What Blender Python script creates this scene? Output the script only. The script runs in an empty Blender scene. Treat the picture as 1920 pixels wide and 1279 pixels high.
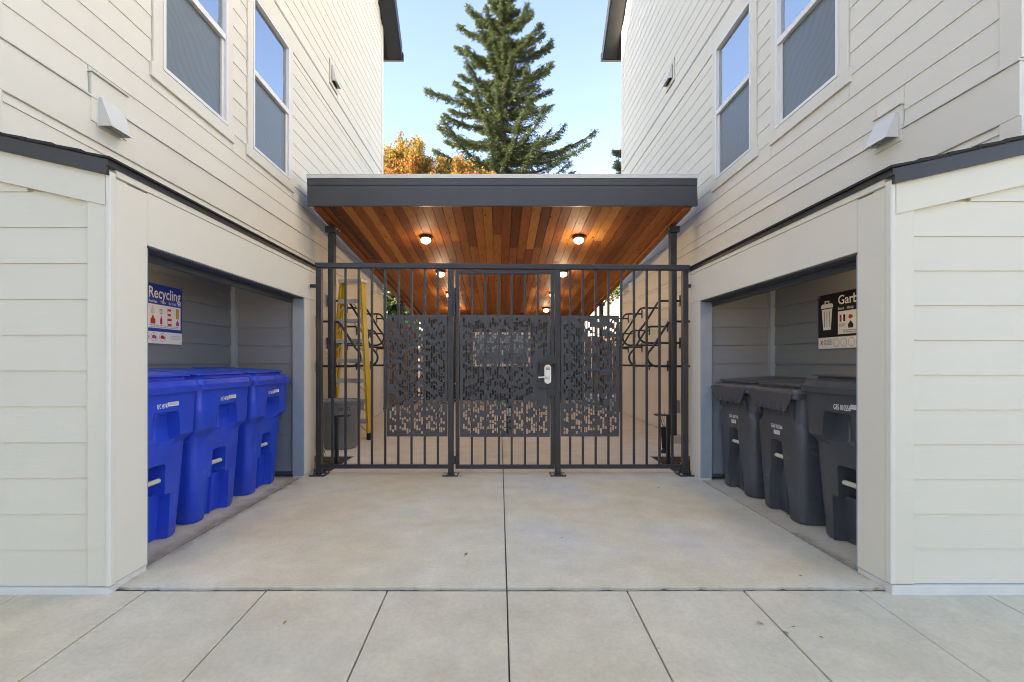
import bpy, bmesh, math, random
from math import radians as R, sin, cos, pi
from mathutils import Vector as V, Matrix
random.seed(7)
SC = bpy.context.scene
COL = SC.collection

# ------------------------------------------------------------------ camera
cam_d = bpy.data.cameras.new('camera')
cam_d.sensor_width = 36.0
cam_d.lens = 16.31
cam_d.shift_x = 0.0120
cam_d.shift_y = 0.0211
cam_d.clip_start = 0.05
cam_d.clip_end = 2000
cam = bpy.data.objects.new('camera', cam_d)
COL.objects.link(cam)
cam.location = (0, 0, 1.138)
cam.rotation_euler = (pi/2, 0, 0)
SC.camera = cam

# ------------------------------------------------------------------ sky, sun, exposure
SUN_EL, SUN_ROT = R(28), R(-110)          # rotation is clockwise from +Y: the sun stands to the left, a little behind the camera
wd = bpy.data.worlds.new('World')
SC.world = wd
wd.use_nodes = True
wn, wl = wd.node_tree.nodes, wd.node_tree.links
sky = wn.new('ShaderNodeTexSky')
sky.sky_type = 'NISHITA'
sky.sun_disc = False
sky.sun_elevation = SUN_EL
sky.sun_rotation = SUN_ROT
sky.air_density = 0.85
sky.dust_density = 0.1
sky.ozone_density = 1.5
wl.new(sky.outputs[0], wn['Background'].inputs[0])
wn['Background'].inputs[1].default_value = 0.075
sun_d = bpy.data.lights.new('sun', 'SUN')
sun_d.energy = 3.7
sun_d.angle = R(0.5)
sun_d.color = (1.0, 0.93, 0.82)
sun = bpy.data.objects.new('sun', sun_d)
COL.objects.link(sun)
sdir = V((sin(SUN_ROT)*cos(SUN_EL), cos(SUN_ROT)*cos(SUN_EL), sin(SUN_EL)))
sun.rotation_euler = sdir.to_track_quat('Z', 'Y').to_euler()
sun.location = (-30, 10, 30)
SC.view_settings.view_transform = 'Standard'
SC.view_settings.look = 'None'
SC.view_settings.gamma = 1.0
SC.view_settings.use_curve_mapping = False
SC.view_settings.exposure = 3.17
SC.view_settings.use_white_balance = True
SC.view_settings.white_balance_temperature = 7800
SC.view_settings.white_balance_tint = 18
try:
    SC.cycles.use_denoising = True
    SC.cycles.filter_width = 1.0
    SC.cycles.max_bounces = 10
    SC.cycles.diffuse_bounces = 7
    SC.cycles.glossy_bounces = 4
    SC.cycles.sample_clamp_indirect = 8.0
except Exception:
    pass

# ------------------------------------------------------------------ materials
def new_mat(name):
    m = bpy.data.materials.new(name)
    m.use_nodes = True
    return m, m.node_tree.nodes, m.node_tree.links, m.node_tree.nodes['Principled BSDF']

def ramp(n, l, src, stops):
    r = n.new('ShaderNodeValToRGB')
    while len(r.color_ramp.elements) < len(stops):
        r.color_ramp.elements.new(0.5)
    for e, (p, c) in zip(r.color_ramp.elements, stops):
        e.position = p
        e.color = (*c, 1) if len(c) == 3 else c
    l.new(src, r.inputs[0])
    return r

def noise(n, l, vec, scale, detail=4, rough=0.55):
    t = n.new('ShaderNodeTexNoise')
    t.inputs['Scale'].default_value = scale
    t.inputs['Detail'].default_value = detail
    t.inputs['Roughness'].default_value = rough
    l.new(vec, t.inputs['Vector'])
    return t

def mixc(n, l, a, b, fac, mode='MIX'):
    m = n.new('ShaderNodeMix')
    m.data_type = 'RGBA'
    m.blend_type = mode
    for s, v in ((6, a), (7, b), (0, fac)):
        if hasattr(v, 'is_output'):
            l.new(v, m.inputs[s])
        elif s == 0:
            m.inputs[0].default_value = v
        else:
            m.inputs[s].default_value = (*v, 1)
    return m.outputs[2]

def coords(n, l, scale=(1, 1, 1), world=True):
    if world:
        g = n.new('ShaderNodeNewGeometry')
        src = g.outputs['Position']
    else:
        g = n.new('ShaderNodeTexCoord')
        src = g.outputs['Object']
    mp = n.new('ShaderNodeMapping')
    mp.inputs['Scale'].default_value = scale
    l.new(src, mp.inputs['Vector'])
    return mp.outputs[0]

def bump(n, l, b, h, strength, dist=0.01):
    bp = n.new('ShaderNodeBump')
    bp.inputs['Strength'].default_value = strength
    bp.inputs['Distance'].default_value = dist
    l.new(h, bp.inputs['Height'])
    l.new(bp.outputs[0], b.inputs['Normal'])

def plain(name, col, rough=0.5, metal=0.0, var=0.08, scale=6, bstr=0.0, bscale=60, spec=0.5, world=False):
    m, n, l, b = new_mat(name)
    v = coords(n, l, world=world)
    t = noise(n, l, v, scale)
    c0 = tuple(max(0, x*(1-var)) for x in col)
    c1 = tuple(min(1, x*(1+var)) for x in col)
    r = ramp(n, l, t.outputs[0], [(0.3, c0), (0.7, c1)])
    l.new(r.outputs[0], b.inputs['Base Color'])
    rr = n.new('ShaderNodeMapRange')
    rr.inputs['To Min'].default_value = max(0.02, rough-0.07)
    rr.inputs['To Max'].default_value = min(1, rough+0.07)
    l.new(t.outputs[0], rr.inputs[0])
    l.new(rr.outputs[0], b.inputs['Roughness'])
    b.inputs['Metallic'].default_value = metal
    b.inputs['Specular IOR Level'].default_value = spec
    if bstr:
        t2 = noise(n, l, v, bscale, 3)
        bump(n, l, b, t2.outputs[0], bstr, 0.004)
    return m

def siding_mat(name, col, along, rough=0.55, grime=0.0):
    """painted fibre cement: embossed wood grain stretched along the board, slight board-to-board tone"""
    m, n, l, b = new_mat(name)
    sc = {'x': (2.2, 40, 40), 'y': (40, 2.2, 40)}[along]
    v = coords(n, l, sc)
    t = noise(n, l, v, 3.0, 6, 0.65)
    w = noise(n, l, coords(n, l, (1, 1, 1)), 0.9, 4)
    oi = n.new('ShaderNodeObjectInfo')
    base = ramp(n, l, w.outputs[0], [(0.3, tuple(x*0.965 for x in col)), (0.7, tuple(min(1, x*1.02) for x in col))])
    tone = ramp(n, l, oi.outputs['Random'], [(0.0, (0.965, 0.965, 0.96)), (1.0, (1, 1, 1))])
    c = mixc(n, l, base.outputs[0], tone.outputs[0], 1.0, 'MULTIPLY')
    sp = noise(n, l, coords(n, l, (1, 1, 1)), 11, 5, 0.7)
    sr = ramp(n, l, sp.outputs[0], [(0.74, (0, 0, 0)), (0.80, (1, 1, 1))])
    md = n.new('ShaderNodeMath'); md.operation = 'MULTIPLY'; md.inputs[1].default_value = 0.10 + grime
    l.new(sr.outputs[0], md.inputs[0])
    c = mixc(n, l, c, tuple(x*0.55 for x in col), md.outputs[0])
    l.new(c, b.inputs['Base Color'])
    b.inputs['Roughness'].default_value = rough
    b.inputs['Specular IOR Level'].default_value = 0.35
    bump(n, l, b, t.outputs[0], 0.28, 0.003)
    return m

def concrete_mat(name, ca, cb, cc, streak=0.0, seed=0.0):
    m, n, l, b = new_mat(name)
    g = n.new('ShaderNodeNewGeometry')
    mp = n.new('ShaderNodeMapping'); mp.inputs['Location'].default_value = (seed, seed*1.7, 0)
    l.new(g.outputs['Position'], mp.inputs['Vector'])
    v = mp.outputs[0]
    t = noise(n, l, v, 0.75, 5, 0.6)
    t2 = noise(n, l, v, 4.5, 6, 0.65)
    t3 = noise(n, l, v, 55, 4, 0.6)
    big = ramp(n, l, t.outputs[0], [(0.36, ca), (0.52, cb), (0.66, cc)])
    mid = ramp(n, l, t2.outputs[0], [(0.3, (0.88, 0.87, 0.86)), (0.7, (1.06, 1.06, 1.06))])
    fin = ramp(n, l, t3.outputs[0], [(0.3, (0.92, 0.92, 0.92)), (0.7, (1.05, 1.05, 1.05))])
    c = mixc(n, l, big.outputs[0], mid.outputs[0], 1.0, 'MULTIPLY')
    c = mixc(n, l, c, fin.outputs[0], 1.0, 'MULTIPLY')
    # scattered dark flecks and pock marks
    vo = n.new('ShaderNodeTexVoronoi'); vo.inputs['Scale'].default_value = 5.5
    l.new(v, vo.inputs['Vector'])
    fl = ramp(n, l, vo.outputs['Distance'], [(0.018, (1, 1, 1)), (0.05, (0, 0, 0))])
    mk = ramp(n, l, t2.outputs[0], [(0.5, (0, 0, 0)), (0.58, (1, 1, 1))])
    f = n.new('ShaderNodeMath'); f.operation = 'MULTIPLY'
    l.new(fl.outputs[0], f.inputs[0]); l.new(mk.outputs[0], f.inputs[1])
    f2 = n.new('ShaderNodeMath'); f2.operation = 'MULTIPLY'; f2.inputs[1].default_value = 0.7
    l.new(f.outputs[0], f2.inputs[0])
    c = mixc(n, l, c, tuple(x*0.35 for x in cb), f2.outputs[0])
    # brown drying stains
    st = noise(n, l, v, 1.7, 7, 0.75)
    sr = ramp(n, l, st.outputs[0], [(0.60, (0, 0, 0)), (0.70, (1, 1, 1))])
    f3 = n.new('ShaderNodeMath'); f3.operation = 'MULTIPLY'; f3.inputs[1].default_value = 0.30
    l.new(sr.outputs[0], f3.inputs[0])
    c = mixc(n, l, c, (ca[0]*0.78, ca[1]*0.70, ca[2]*0.60), f3.outputs[0])
    l.new(c, b.inputs['Base Color'])
    b.inputs['Roughness'].default_value = 0.82
    b.inputs['Specular IOR Level'].default_value = 0.3
    mpb = n.new('ShaderNodeMapping'); mpb.inputs['Scale'].default_value = (160, 5, 1)
    l.new(v, mpb.inputs['Vector'])
    tb = noise(n, l, mpb.outputs[0], 1.0, 4, 0.6)
    ad = n.new('ShaderNodeMath'); ad.operation = 'ADD'
    l.new(t3.outputs[0], ad.inputs[0]); l.new(tb.outputs[0], ad.inputs[1])
    bump(n, l, b, ad.outputs[0], 0.30, 0.003)
    return m

def cedar_mat(name, along_y=True):
    m, n, l, b = new_mat(name)
    oi = n.new('ShaderNodeObjectInfo')
    g = n.new('ShaderNodeNewGeometry')
    off = n.new('ShaderNodeVectorMath'); off.operation = 'ADD'
    cb = n.new('ShaderNodeCombineXYZ')
    mu = n.new('ShaderNodeMath'); mu.operation = 'MULTIPLY'; mu.inputs[1].default_value = 37.0
    l.new(oi.outputs['Random'], mu.inputs[0])
    l.new(mu.outputs[0], cb.inputs[0]); l.new(mu.outputs[0], cb.inputs[1])
    l.new(g.outputs['Position'], off.inputs[0]); l.new(cb.outputs[0], off.inputs[1])
    mp = n.new('ShaderNodeMapping'); mp.inputs['Scale'].default_value = (26, 1.1, 26)
    l.new(off.outputs[0], mp.inputs['Vector'])
    t = noise(n, l, mp.outputs[0], 1.6, 6, 0.6)
    grain = ramp(n, l, t.outputs[0], [(0.25, (0.55, 0.50, 0.46)), (0.5, (0.95, 0.95, 0.95)), (0.8, (1.15, 1.12, 1.1))])
    tone = ramp(n, l, oi.outputs['Random'], [(0.0, (0.15, 0.040, 0.014)), (0.16, (0.27, 0.080, 0.022)), (0.5, (0.38, 0.125, 0.032)),
                                             (0.8, (0.48, 0.18, 0.044)), (1.0, (0.62, 0.28, 0.08))])
    tone.color_ramp.interpolation = 'LINEAR'
    c = mixc(n, l, tone.outputs[0], grain.outputs[0], 1.0, 'MULTIPLY')
    mp2 = n.new('ShaderNodeMapping'); mp2.inputs['Scale'].default_value = (9, 2.6, 9)
    l.new(off.outputs[0], mp2.inputs['Vector'])
    vo = n.new('ShaderNodeTexVoronoi'); vo.inputs['Scale'].default_value = 1.0
    l.new(mp2.outputs[0], vo.inputs['Vector'])
    kn = ramp(n, l, vo.outputs['Distance'], [(0.07, (1, 1, 1)), (0.15, (0, 0, 0))])
    c = mixc(n, l, c, (0.07, 0.022, 0.008), kn.outputs[0])
    l.new(c, b.inputs['Base Color'])
    b.inputs['Roughness'].default_value = 0.6
    b.inputs['Specular IOR Level'].default_value = 0.3
    bump(n, l, b, t.outputs[0], 0.15, 0.002)
    return m

def leaf_mat(name, stops, trans=0.25, rough=0.6):
    m, n, l, b = new_mat(name)
    g = n.new('ShaderNodeNewGeometry')
    t = noise(n, l, g.outputs['Position'], 0.55, 3)
    mx = n.new('ShaderNodeMath'); mx.operation = 'MULTIPLY_ADD'
    mx.inputs[1].default_value = 0.45
    l.new(g.outputs['Random Per Island'], mx.inputs[0])
    mm = n.new('ShaderNodeMath'); mm.operation = 'MULTIPLY'; mm.inputs[1].default_value = 0.62
    l.new(t.outputs[0], mm.inputs[0]); l.new(mm.outputs[0], mx.inputs[2])
    r = ramp(n, l, mx.outputs[0], stops)
    l.new(r.outputs[0], b.inputs['Base Color'])
    b.inputs['Roughness'].default_value = rough
    b.inputs['Specular IOR Level'].default_value = 0.3
    tr = n.new('ShaderNodeBsdfTranslucent')
    l.new(r.outputs[0], tr.inputs['Color'])
    ms = n.new('ShaderNodeMixShader'); ms.inputs[0].default_value = trans
    l.new(b.outputs[0], ms.inputs[1]); l.new(tr.outputs[0], ms.inputs[2])
    l.new(ms.outputs[0], n['Material Output'].inputs['Surface'])
    return m

CREAM = (0.74, 0.72, 0.64)
M = {}
M['siding_y'] = siding_mat('cream_lap_siding_side', CREAM, 'y')
M['siding_x'] = siding_mat('cream_lap_siding_front', (0.71, 0.675, 0.56), 'x', grime=0.08)
M['trim'] = siding_mat('cream_trim_board', CREAM, 'y', 0.5)
M['panel'] = siding_mat('cream_smooth_panel', (0.75, 0.715, 0.62), 'y', 0.45, grime=0.05)
M['grey_y'] = siding_mat('slate_grey_siding_side', (0.195, 0.215, 0.235), 'y', 0.5)
M['grey_x'] = siding_mat('slate_grey_siding_end', (0.21, 0.235, 0.265), 'x', 0.5)
M['grey_trim'] = plain('slate_grey_trim', (0.29, 0.345, 0.39), 0.5, var=0.05)
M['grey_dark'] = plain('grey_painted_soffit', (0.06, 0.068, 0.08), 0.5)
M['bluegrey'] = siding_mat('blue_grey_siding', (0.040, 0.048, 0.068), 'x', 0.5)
M['flash'] = plain('white_metal_flashing', (0.67, 0.665, 0.625), 0.35, var=0.05)
M['vinyl'] = plain('white_vinyl_frame', (0.76, 0.76, 0.74), 0.35, var=0.02)
M['blackmetal'] = plain('black_powder_coat', (0.028, 0.030, 0.034), 0.40, var=0.12, scale=14, bstr=0.06, bscale=220)
M['charcoal'] = plain('charcoal_painted_metal', (0.062, 0.064, 0.068), 0.40, var=0.08, scale=3, bstr=0.04, bscale=120)
M['rakemetal'] = plain('dark_rake_metal', (0.030, 0.030, 0.030), 0.4, var=0.15, scale=3)
M['darkroof'] = plain('dark_gutter_metal', (0.016, 0.019, 0.024), 0.4)
M['shingle'] = plain('black_asphalt_shingle', (0.028, 0.028, 0.026), 0.95, var=0.35, scale=90, bstr=0.5, bscale=150)
M['drive'] = concrete_mat('driveway_concrete', (0.68, 0.58, 0.40), (0.70, 0.635, 0.475), (0.655, 0.63, 0.575), seed=3.1)
M['walk'] = concrete_mat('sidewalk_concrete', (0.64, 0.55, 0.385), (0.665, 0.58, 0.42), (0.685, 0.61, 0.465), seed=9.4)
M['court'] = concrete_mat('courtyard_concrete', (0.68, 0.61, 0.49), (0.70, 0.64, 0.54), (0.69, 0.65, 0.58), seed=14.0)
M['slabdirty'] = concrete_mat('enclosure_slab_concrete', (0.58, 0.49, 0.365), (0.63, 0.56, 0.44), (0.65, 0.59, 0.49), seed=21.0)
M['joint'] = plain('dark_joint_filler', (0.13, 0.118, 0.10), 0.9, var=0.3, scale=25)
M['soil'] = plain('planting_soil', (0.045, 0.033, 0.022), 0.95, var=0.4, scale=30, bstr=0.8, bscale=40)
M['ground'] = plain('pale_ground', (0.30, 0.27, 0.21), 0.95, var=0.2, scale=0.3, world=True)
M['asphalt'] = concrete_mat('shared_drive_concrete', (0.40, 0.38, 0.33), (0.43, 0.41, 0.36), (0.45, 0.43, 0.39), seed=31)
M['cedar'] = cedar_mat('stained_cedar')
M['fencewood'] = plain('brown_fence_boards', (0.21, 0.125, 0.075), 0.8, var=0.3, scale=9)
M['bluebin'] = plain('blue_plastic', (0.013, 0.050, 0.56), 0.33, var=0.10, scale=5, bstr=0.05, bscale=300)
M['blackbin'] = plain('charcoal_plastic', (0.062, 0.064, 0.069), 0.40, var=0.16, scale=5, bstr=0.06, bscale=300)
M['creambar'] = plain('cream_plastic_bar', (0.62, 0.60, 0.47), 0.4, var=0.05)
M['white'] = plain('white_print', (0.80, 0.80, 0.78), 0.5, var=0.03)
M['printgrey'] = plain('grey_print', (0.38, 0.38, 0.40), 0.5)
M['signblue'] = plain('blue_print', (0.012, 0.045, 0.36), 0.35, var=0.03)
M['signblack'] = plain('black_print', (0.008, 0.008, 0.009), 0.35)
M['red'] = plain('red_print', (0.50, 0.03, 0.03), 0.5)
M['yellowprint'] = plain('amber_print', (0.60, 0.32, 0.05), 0.5)
M['pink'] = plain('magenta_print', (0.50, 0.04, 0.25), 0.5)
M['palegrey'] = plain('pale_grey_print', (0.55, 0.58, 0.64), 0.5)
M['yellow'] = plain('yellow_fibreglass', (0.72, 0.45, 0.012), 0.38, var=0.06)
M['alu'] = plain('brushed_aluminium', (0.72, 0.72, 0.72), 0.32, metal=0.85, var=0.06, scale=20)
M['nickel'] = plain('satin_nickel', (0.74, 0.74, 0.75), 0.28, metal=0.9, var=0.03)
M['greyplastic'] = plain('grey_plastic', (0.20, 0.215, 0.225), 0.5, var=0.08)
M['rubber'] = plain('black_rubber', (0.015, 0.015, 0.016), 0.75)
M['bark'] = plain('conifer_bark', (0.095, 0.07, 0.05), 0.95, var=0.35, scale=6, bstr=0.8, bscale=20)
M['creambrick'] = plain('cream_painted_masonry', (0.46, 0.42, 0.36), 0.8, var=0.06, scale=3, bstr=0.3, bscale=12)
M['fir'] = leaf_mat('fir_needles', [(0.15, (0.036, 0.055, 0.030)), (0.5, (0.075, 0.105, 0.050)), (0.85, (0.155, 0.190, 0.088))], 0.2, 0.9)
M['autumn'] = leaf_mat('autumn_leaves', [(0.22, (0.10, 0.135, 0.028)), (0.43, (0.26, 0.23, 0.045)), (0.57, (0.38, 0.18, 0.05)), (0.80, (0.40, 0.125, 0.055)), (1.0, (0.46, 0.22, 0.11))], 0.35, 0.9)
M['green'] = leaf_mat('laurel_leaves', [(0.2, (0.025, 0.055, 0.015)), (0.6, (0.05, 0.10, 0.025)), (0.9, (0.11, 0.17, 0.045))], 0.25)
M['dryleaf'] = leaf_mat('dry_brown_leaves', [(0.2, (0.16, 0.07, 0.03)), (0.5, (0.33, 0.16, 0.06)), (0.9, (0.48, 0.28, 0.12))], 0.2)
M['freshleaf'] = leaf_mat('fresh_green_leaves', [(0.2, (0.05, 0.12, 0.02)), (0.9, (0.16, 0.26, 0.05))], 0.25)

def plastic_mat(name, col, rough):
    m, n, l, b = new_mat(name)
    v = coords(n, l, (1, 1, 1))
    t = noise(n, l, v, 3.0, 4)
    r = ramp(n, l, t.outputs[0], [(0.3, tuple(x*0.86 for x in col)), (0.7, tuple(x*1.12+.002 for x in col))])
    g = n.new('ShaderNodeNewGeometry')
    sx = n.new('ShaderNodeSeparateXYZ'); l.new(g.outputs['Position'], sx.inputs[0])
    low = n.new('ShaderNodeMapRange'); low.inputs['From Min'].default_value = 1.1; low.inputs['From Max'].default_value = 0.0
    l.new(sx.outputs[2], low.inputs[0])
    sc = noise(n, l, coords(n, l, (7, 22, 16)), 1.0, 7, 0.72)
    sr = ramp(n, l, sc.outputs[0], [(0.61, (0, 0, 0)), (0.68, (1, 1, 1))])
    mu = n.new('ShaderNodeMath'); mu.operation = 'MULTIPLY'; l.new(sr.outputs[0], mu.inputs[0]); l.new(low.outputs[0], mu.inputs[1])
    m2 = n.new('ShaderNodeMath'); m2.operation = 'MULTIPLY'; m2.inputs[1].default_value = 0.5; l.new(mu.outputs[0], m2.inputs[0])
    c = mixc(n, l, r.outputs[0], (0.30, 0.29, 0.30), m2.outputs[0])
    l.new(c, b.inputs['Base Color'])
    rr = n.new('ShaderNodeMapRange'); rr.inputs['To Min'].default_value = rough-.08; rr.inputs['To Max'].default_value = rough+.14
    l.new(sc.outputs[0], rr.inputs[0]); l.new(rr.outputs[0], b.inputs['Roughness'])
    t2 = noise(n, l, v, 220, 3)
    bump(n, l, b, t2.outputs[0], 0.06, 0.003)
    return m
M['bluebin'] = plastic_mat('blue_plastic_scuffed', (0.008, 0.062, 0.56), 0.32)
M['blackbin'] = plastic_mat('charcoal_plastic_scuffed', (0.060, 0.066, 0.076), 0.36)

def glass_mat(name, base, ior, rough=0.015):
    m, n, l, b = new_mat(name)
    v = coords(n, l, (1, 1, 1))
    t = noise(n, l, v, 1.3, 2)
    r = ramp(n, l, t.outputs[0], [(0.3, tuple(x*0.85 for x in base)), (0.7, tuple(x*1.15 for x in base))])
    l.new(r.outputs[0], b.inputs['Base Color'])
    b.inputs['Roughness'].default_value = rough
    b.inputs['IOR'].default_value = ior
    b.inputs['Specular IOR Level'].default_value = 0.5
    return m
def clear_glass():
    m, n, l, b = new_mat('coated_window_glass')
    n.remove(b)
    v = coords(n, l, (1, 1, 1))
    t = noise(n, l, v, 1.6, 2)
    gl = n.new('ShaderNodeBsdfGlossy'); gl.inputs['Roughness'].default_value = 0.012
    gl.inputs['Color'].default_value = (0.86, 0.92, 0.96, 1)
    tr = n.new('ShaderNodeBsdfTransparent'); tr.inputs['Color'].default_value = (0.74, 0.80, 0.86, 1)
    bp = n.new('ShaderNodeBump'); bp.inputs['Strength'].default_value = 0.05; bp.inputs['Distance'].default_value = 0.02
    l.new(t.outputs[0], bp.inputs['Height']); l.new(bp.outputs[0], gl.inputs['Normal'])
    fr = n.new('ShaderNodeFresnel'); fr.inputs['IOR'].default_value = 3.3
    ms = n.new('ShaderNodeMixShader')
    af = n.new('ShaderNodeMath'); af.operation = 'ADD'; af.inputs[1].default_value = 0.22; l.new(fr.outputs[0], af.inputs[0])
    l.new(af.outputs[0], ms.inputs[0]); l.new(tr.outputs[0], ms.inputs[1]); l.new(gl.outputs[0], ms.inputs[2])
    l.new(ms.outputs[0], n['Material Output'].inputs['Surface'])
    return m
M['clearglass'] = clear_glass()
M['room'] = plain('dim_blue_grey_room', (0.16, 0.20, 0.32), 0.8, var=0.2, scale=1.5)
M['glass'] = glass_mat('coated_window_glass_dark', (0.10, 0.15, 0.26), 2.1)

def screen_mat():
    m, n, l, b = new_mat('insect_screen')
    v = coords(n, l, (1, 1, 1))
    w = n.new('ShaderNodeTexWave'); w.wave_type = 'BANDS'; w.bands_direction = 'DIAGONAL'
    w.inputs['Scale'].default_value = 5.5; w.inputs['Distortion'].default_value = 14.0
    w.inputs['Detail'].default_value = 2.0; w.inputs['Detail Scale'].default_value = 0.35
    l.new(v, w.inputs['Vector'])
    r = ramp(n, l, w.outputs[0], [(0.0, (0.118, 0.146, 0.160)), (1.0, (0.136, 0.166, 0.182))])
    l.new(r.outputs[0], b.inputs['Base Color'])
    b.inputs['Roughness'].default_value = 0.30
    b.inputs['IOR'].default_value = 1.5
    return m
M['screen'] = screen_mat()

def emit_mat(name, col, e):
    m, n, l, b = new_mat(name)
    b.inputs['Base Color'].default_value = (0.8, 0.75, 0.65, 1)
    b.inputs['Emission Color'].default_value = (*col, 1)
    b.inputs['Emission Strength'].default_value = e
    return m
M['lampglobe'] = emit_mat('lit_lamp_globe', (1.0, 0.80, 0.50), 1.6)

# ------------------------------------------------------------------ builders
class MB:
    def __init__(s):
        s.v, s.f = [], []
    def add(s, vs, fs):
        o = len(s.v)
        s.v += [tuple(p) for p in vs]
        s.f += [tuple(i+o for i in f) for f in fs]
        return s
    def box(s, a, b):
        x0, y0, z0 = (min(a[i], b[i]) for i in range(3))
        x1, y1, z1 = (max(a[i], b[i]) for i in range(3))
        return s.add([(x0, y0, z0), (x1, y0, z0), (x1, y1, z0), (x0, y1, z0), (x0, y0, z1), (x1, y0, z1), (x1, y1, z1), (x0, y1, z1)],
                     [(0, 3, 2, 1), (4, 5, 6, 7), (0, 1, 5, 4), (1, 2, 6, 5), (2, 3, 7, 6), (3, 0, 4, 7)])
    def hexa(s, p):
        return s.add(p, [(0, 3, 2, 1), (4, 5, 6, 7), (0, 1, 5, 4), (1, 2, 6, 5), (2, 3, 7, 6), (3, 0, 4, 7)])
    def prism(s, poly, ax, a, b):
        """extrude a 2-D polygon along axis ax from a to b"""
        n = len(poly)
        def P(u, w, t):
            return {0: (t, u, w), 1: (u, t, w), 2: (u, w, t)}[ax]
        vs = [P(u, w, a) for u, w in poly] + [P(u, w, b) for u, w in poly]
        fs = [tuple(range(n)), tuple(range(2*n-1, n-1, -1))] + [(i, i+n, (i+1) % n+n, (i+1) % n) for i in range(n)]
        return s.add(vs, fs)
    def tube(s, pts, r, seg=8, caps=True):
        pts = [V(p) for p in pts]
        rs = r if isinstance(r, (list, tuple)) else [r]*len(pts)
        o = len(s.v)
        up = None
        for i, p in enumerate(pts):
            d = (pts[min(i+1, len(pts)-1)]-pts[max(i-1, 0)]).normalized()
            if up is None:
                up = d.orthogonal().normalized()
            up = (up-d*up.dot(d)).normalized()
            w = d.cross(up)
            for k in range(seg):
                a = 2*pi*k/seg
                s.v.append(tuple(p+(up*cos(a)+w*sin(a))*rs[i]))
        for i in range(len(pts)-1):
            for k in range(seg):
                k2 = (k+1) % seg
                s.f.append((o+i*seg+k, o+i*seg+k2, o+(i+1)*seg+k2, o+(i+1)*seg+k))
        if caps:
            s.f.append(tuple(o+k for k in range(seg-1, -1, -1)))
            s.f.append(tuple(o+(len(pts)-1)*seg+k for k in range(seg)))
        return s
    def lathe(s, prof, c=(0, 0, 0), seg=24, axis='z'):
        o = len(s.v)
        for r, h in prof:
            for k in range(seg):
                a = 2*pi*k/seg
                p = (r*cos(a), r*sin(a), h)
                if axis == 'y':
                    p = (p[0], p[2], p[1])
                elif axis == 'x':
                    p = (p[2], p[0], p[1])
                s.v.append((c[0]+p[0], c[1]+p[1], c[2]+p[2]))
        for i in range(len(prof)-1):
            for k in range(seg):
                k2 = (k+1) % seg
                s.f.append((o+i*seg+k, o+i*seg+k2, o+(i+1)*seg+k2, o+(i+1)*seg+k))
        return s
    def quad(s, *p):
        return s.add(p, [tuple(range(len(p)))])
    def build(s, name, mat, parent=None, smooth=None, bevel=0.0):
        me = bpy.data.meshes.new(name)
        me.from_pydata(s.v, [], s.f)
        if bevel or smooth is not None:
            bm = bmesh.new(); bm.from_mesh(me)
            bmesh.ops.recalc_face_normals(bm, faces=bm.faces)
            if bevel:
                es = [e for e in bm.edges if len(e.link_faces) == 2 and e.calc_face_angle(0) > 0.6]
                bmesh.ops.bevel(bm, geom=es, offset=bevel, segments=2, affect='EDGES', profile=0.5)
            bm.to_mesh(me); bm.free()
        me.materials.append(mat)
        if smooth is not None:
            me.shade_smooth()
            me.set_sharp_from_angle(angle=R(smooth))
        me.update()
        o = bpy.data.objects.new(name, me)
        COL.objects.link(o)
        if parent is not None:
            o.parent = parent
        return o

def tag(o, label=None, cat=None, group=None, kind=None):
    if label: o['label'] = label
    if cat: o['category'] = cat
    if group: o['group'] = group
    if kind: o['kind'] = kind
    return o

def empty(name, loc=(0, 0, 0), rz=0.0):
    o = bpy.data.objects.new(name, None)
    COL.objects.link(o)
    o.location = loc
    o.rotation_euler = (0, 0, rz)
    o.empty_display_size = 0.1
    return o

def kids(o):
    return [c for c in bpy.data.objects if c.parent is o]

def copy_tree(o, parent=None):
    c = o.copy()
    COL.objects.link(c)
    if parent is not None:
        c.parent = parent
    for ch in kids(o):
        copy_tree(ch, c)
    return c

def box(name, a, b, mat, parent=None, bevel=0.0):
    return MB().box(a, b).build(name, mat, parent, bevel=bevel)

def lap(parent, name, mat, plane, nrm, axis, a0, a1, z0, z1, t=0.0105, back=0.012):
    """one lap siding board: thick at its lower edge, thin at the upper one, so that it throws its own shadow line"""
    t0 = plane+nrm*t; t1 = plane+nrm*0.004
    base = plane-nrm*back
    prof = [(base, z0), (t0, z0), (t0-nrm*0.0004, z0+0.012), (t1, z1), (base, z1)]
    mb = MB()
    if axis == 'y':
        mb.prism(prof, 1, a0, a1)
    else:
        vs = [(a0, p, z) for p, z in prof]+[(a1, p, z) for p, z in prof]
        n = len(prof)
        mb.add(vs, [tuple(range(n)), tuple(range(2*n-1, n-1, -1))]+[(i, i+n, (i+1) % n+n, (i+1) % n) for i in range(n)])
    return mb.build(name, mat, parent)

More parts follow.
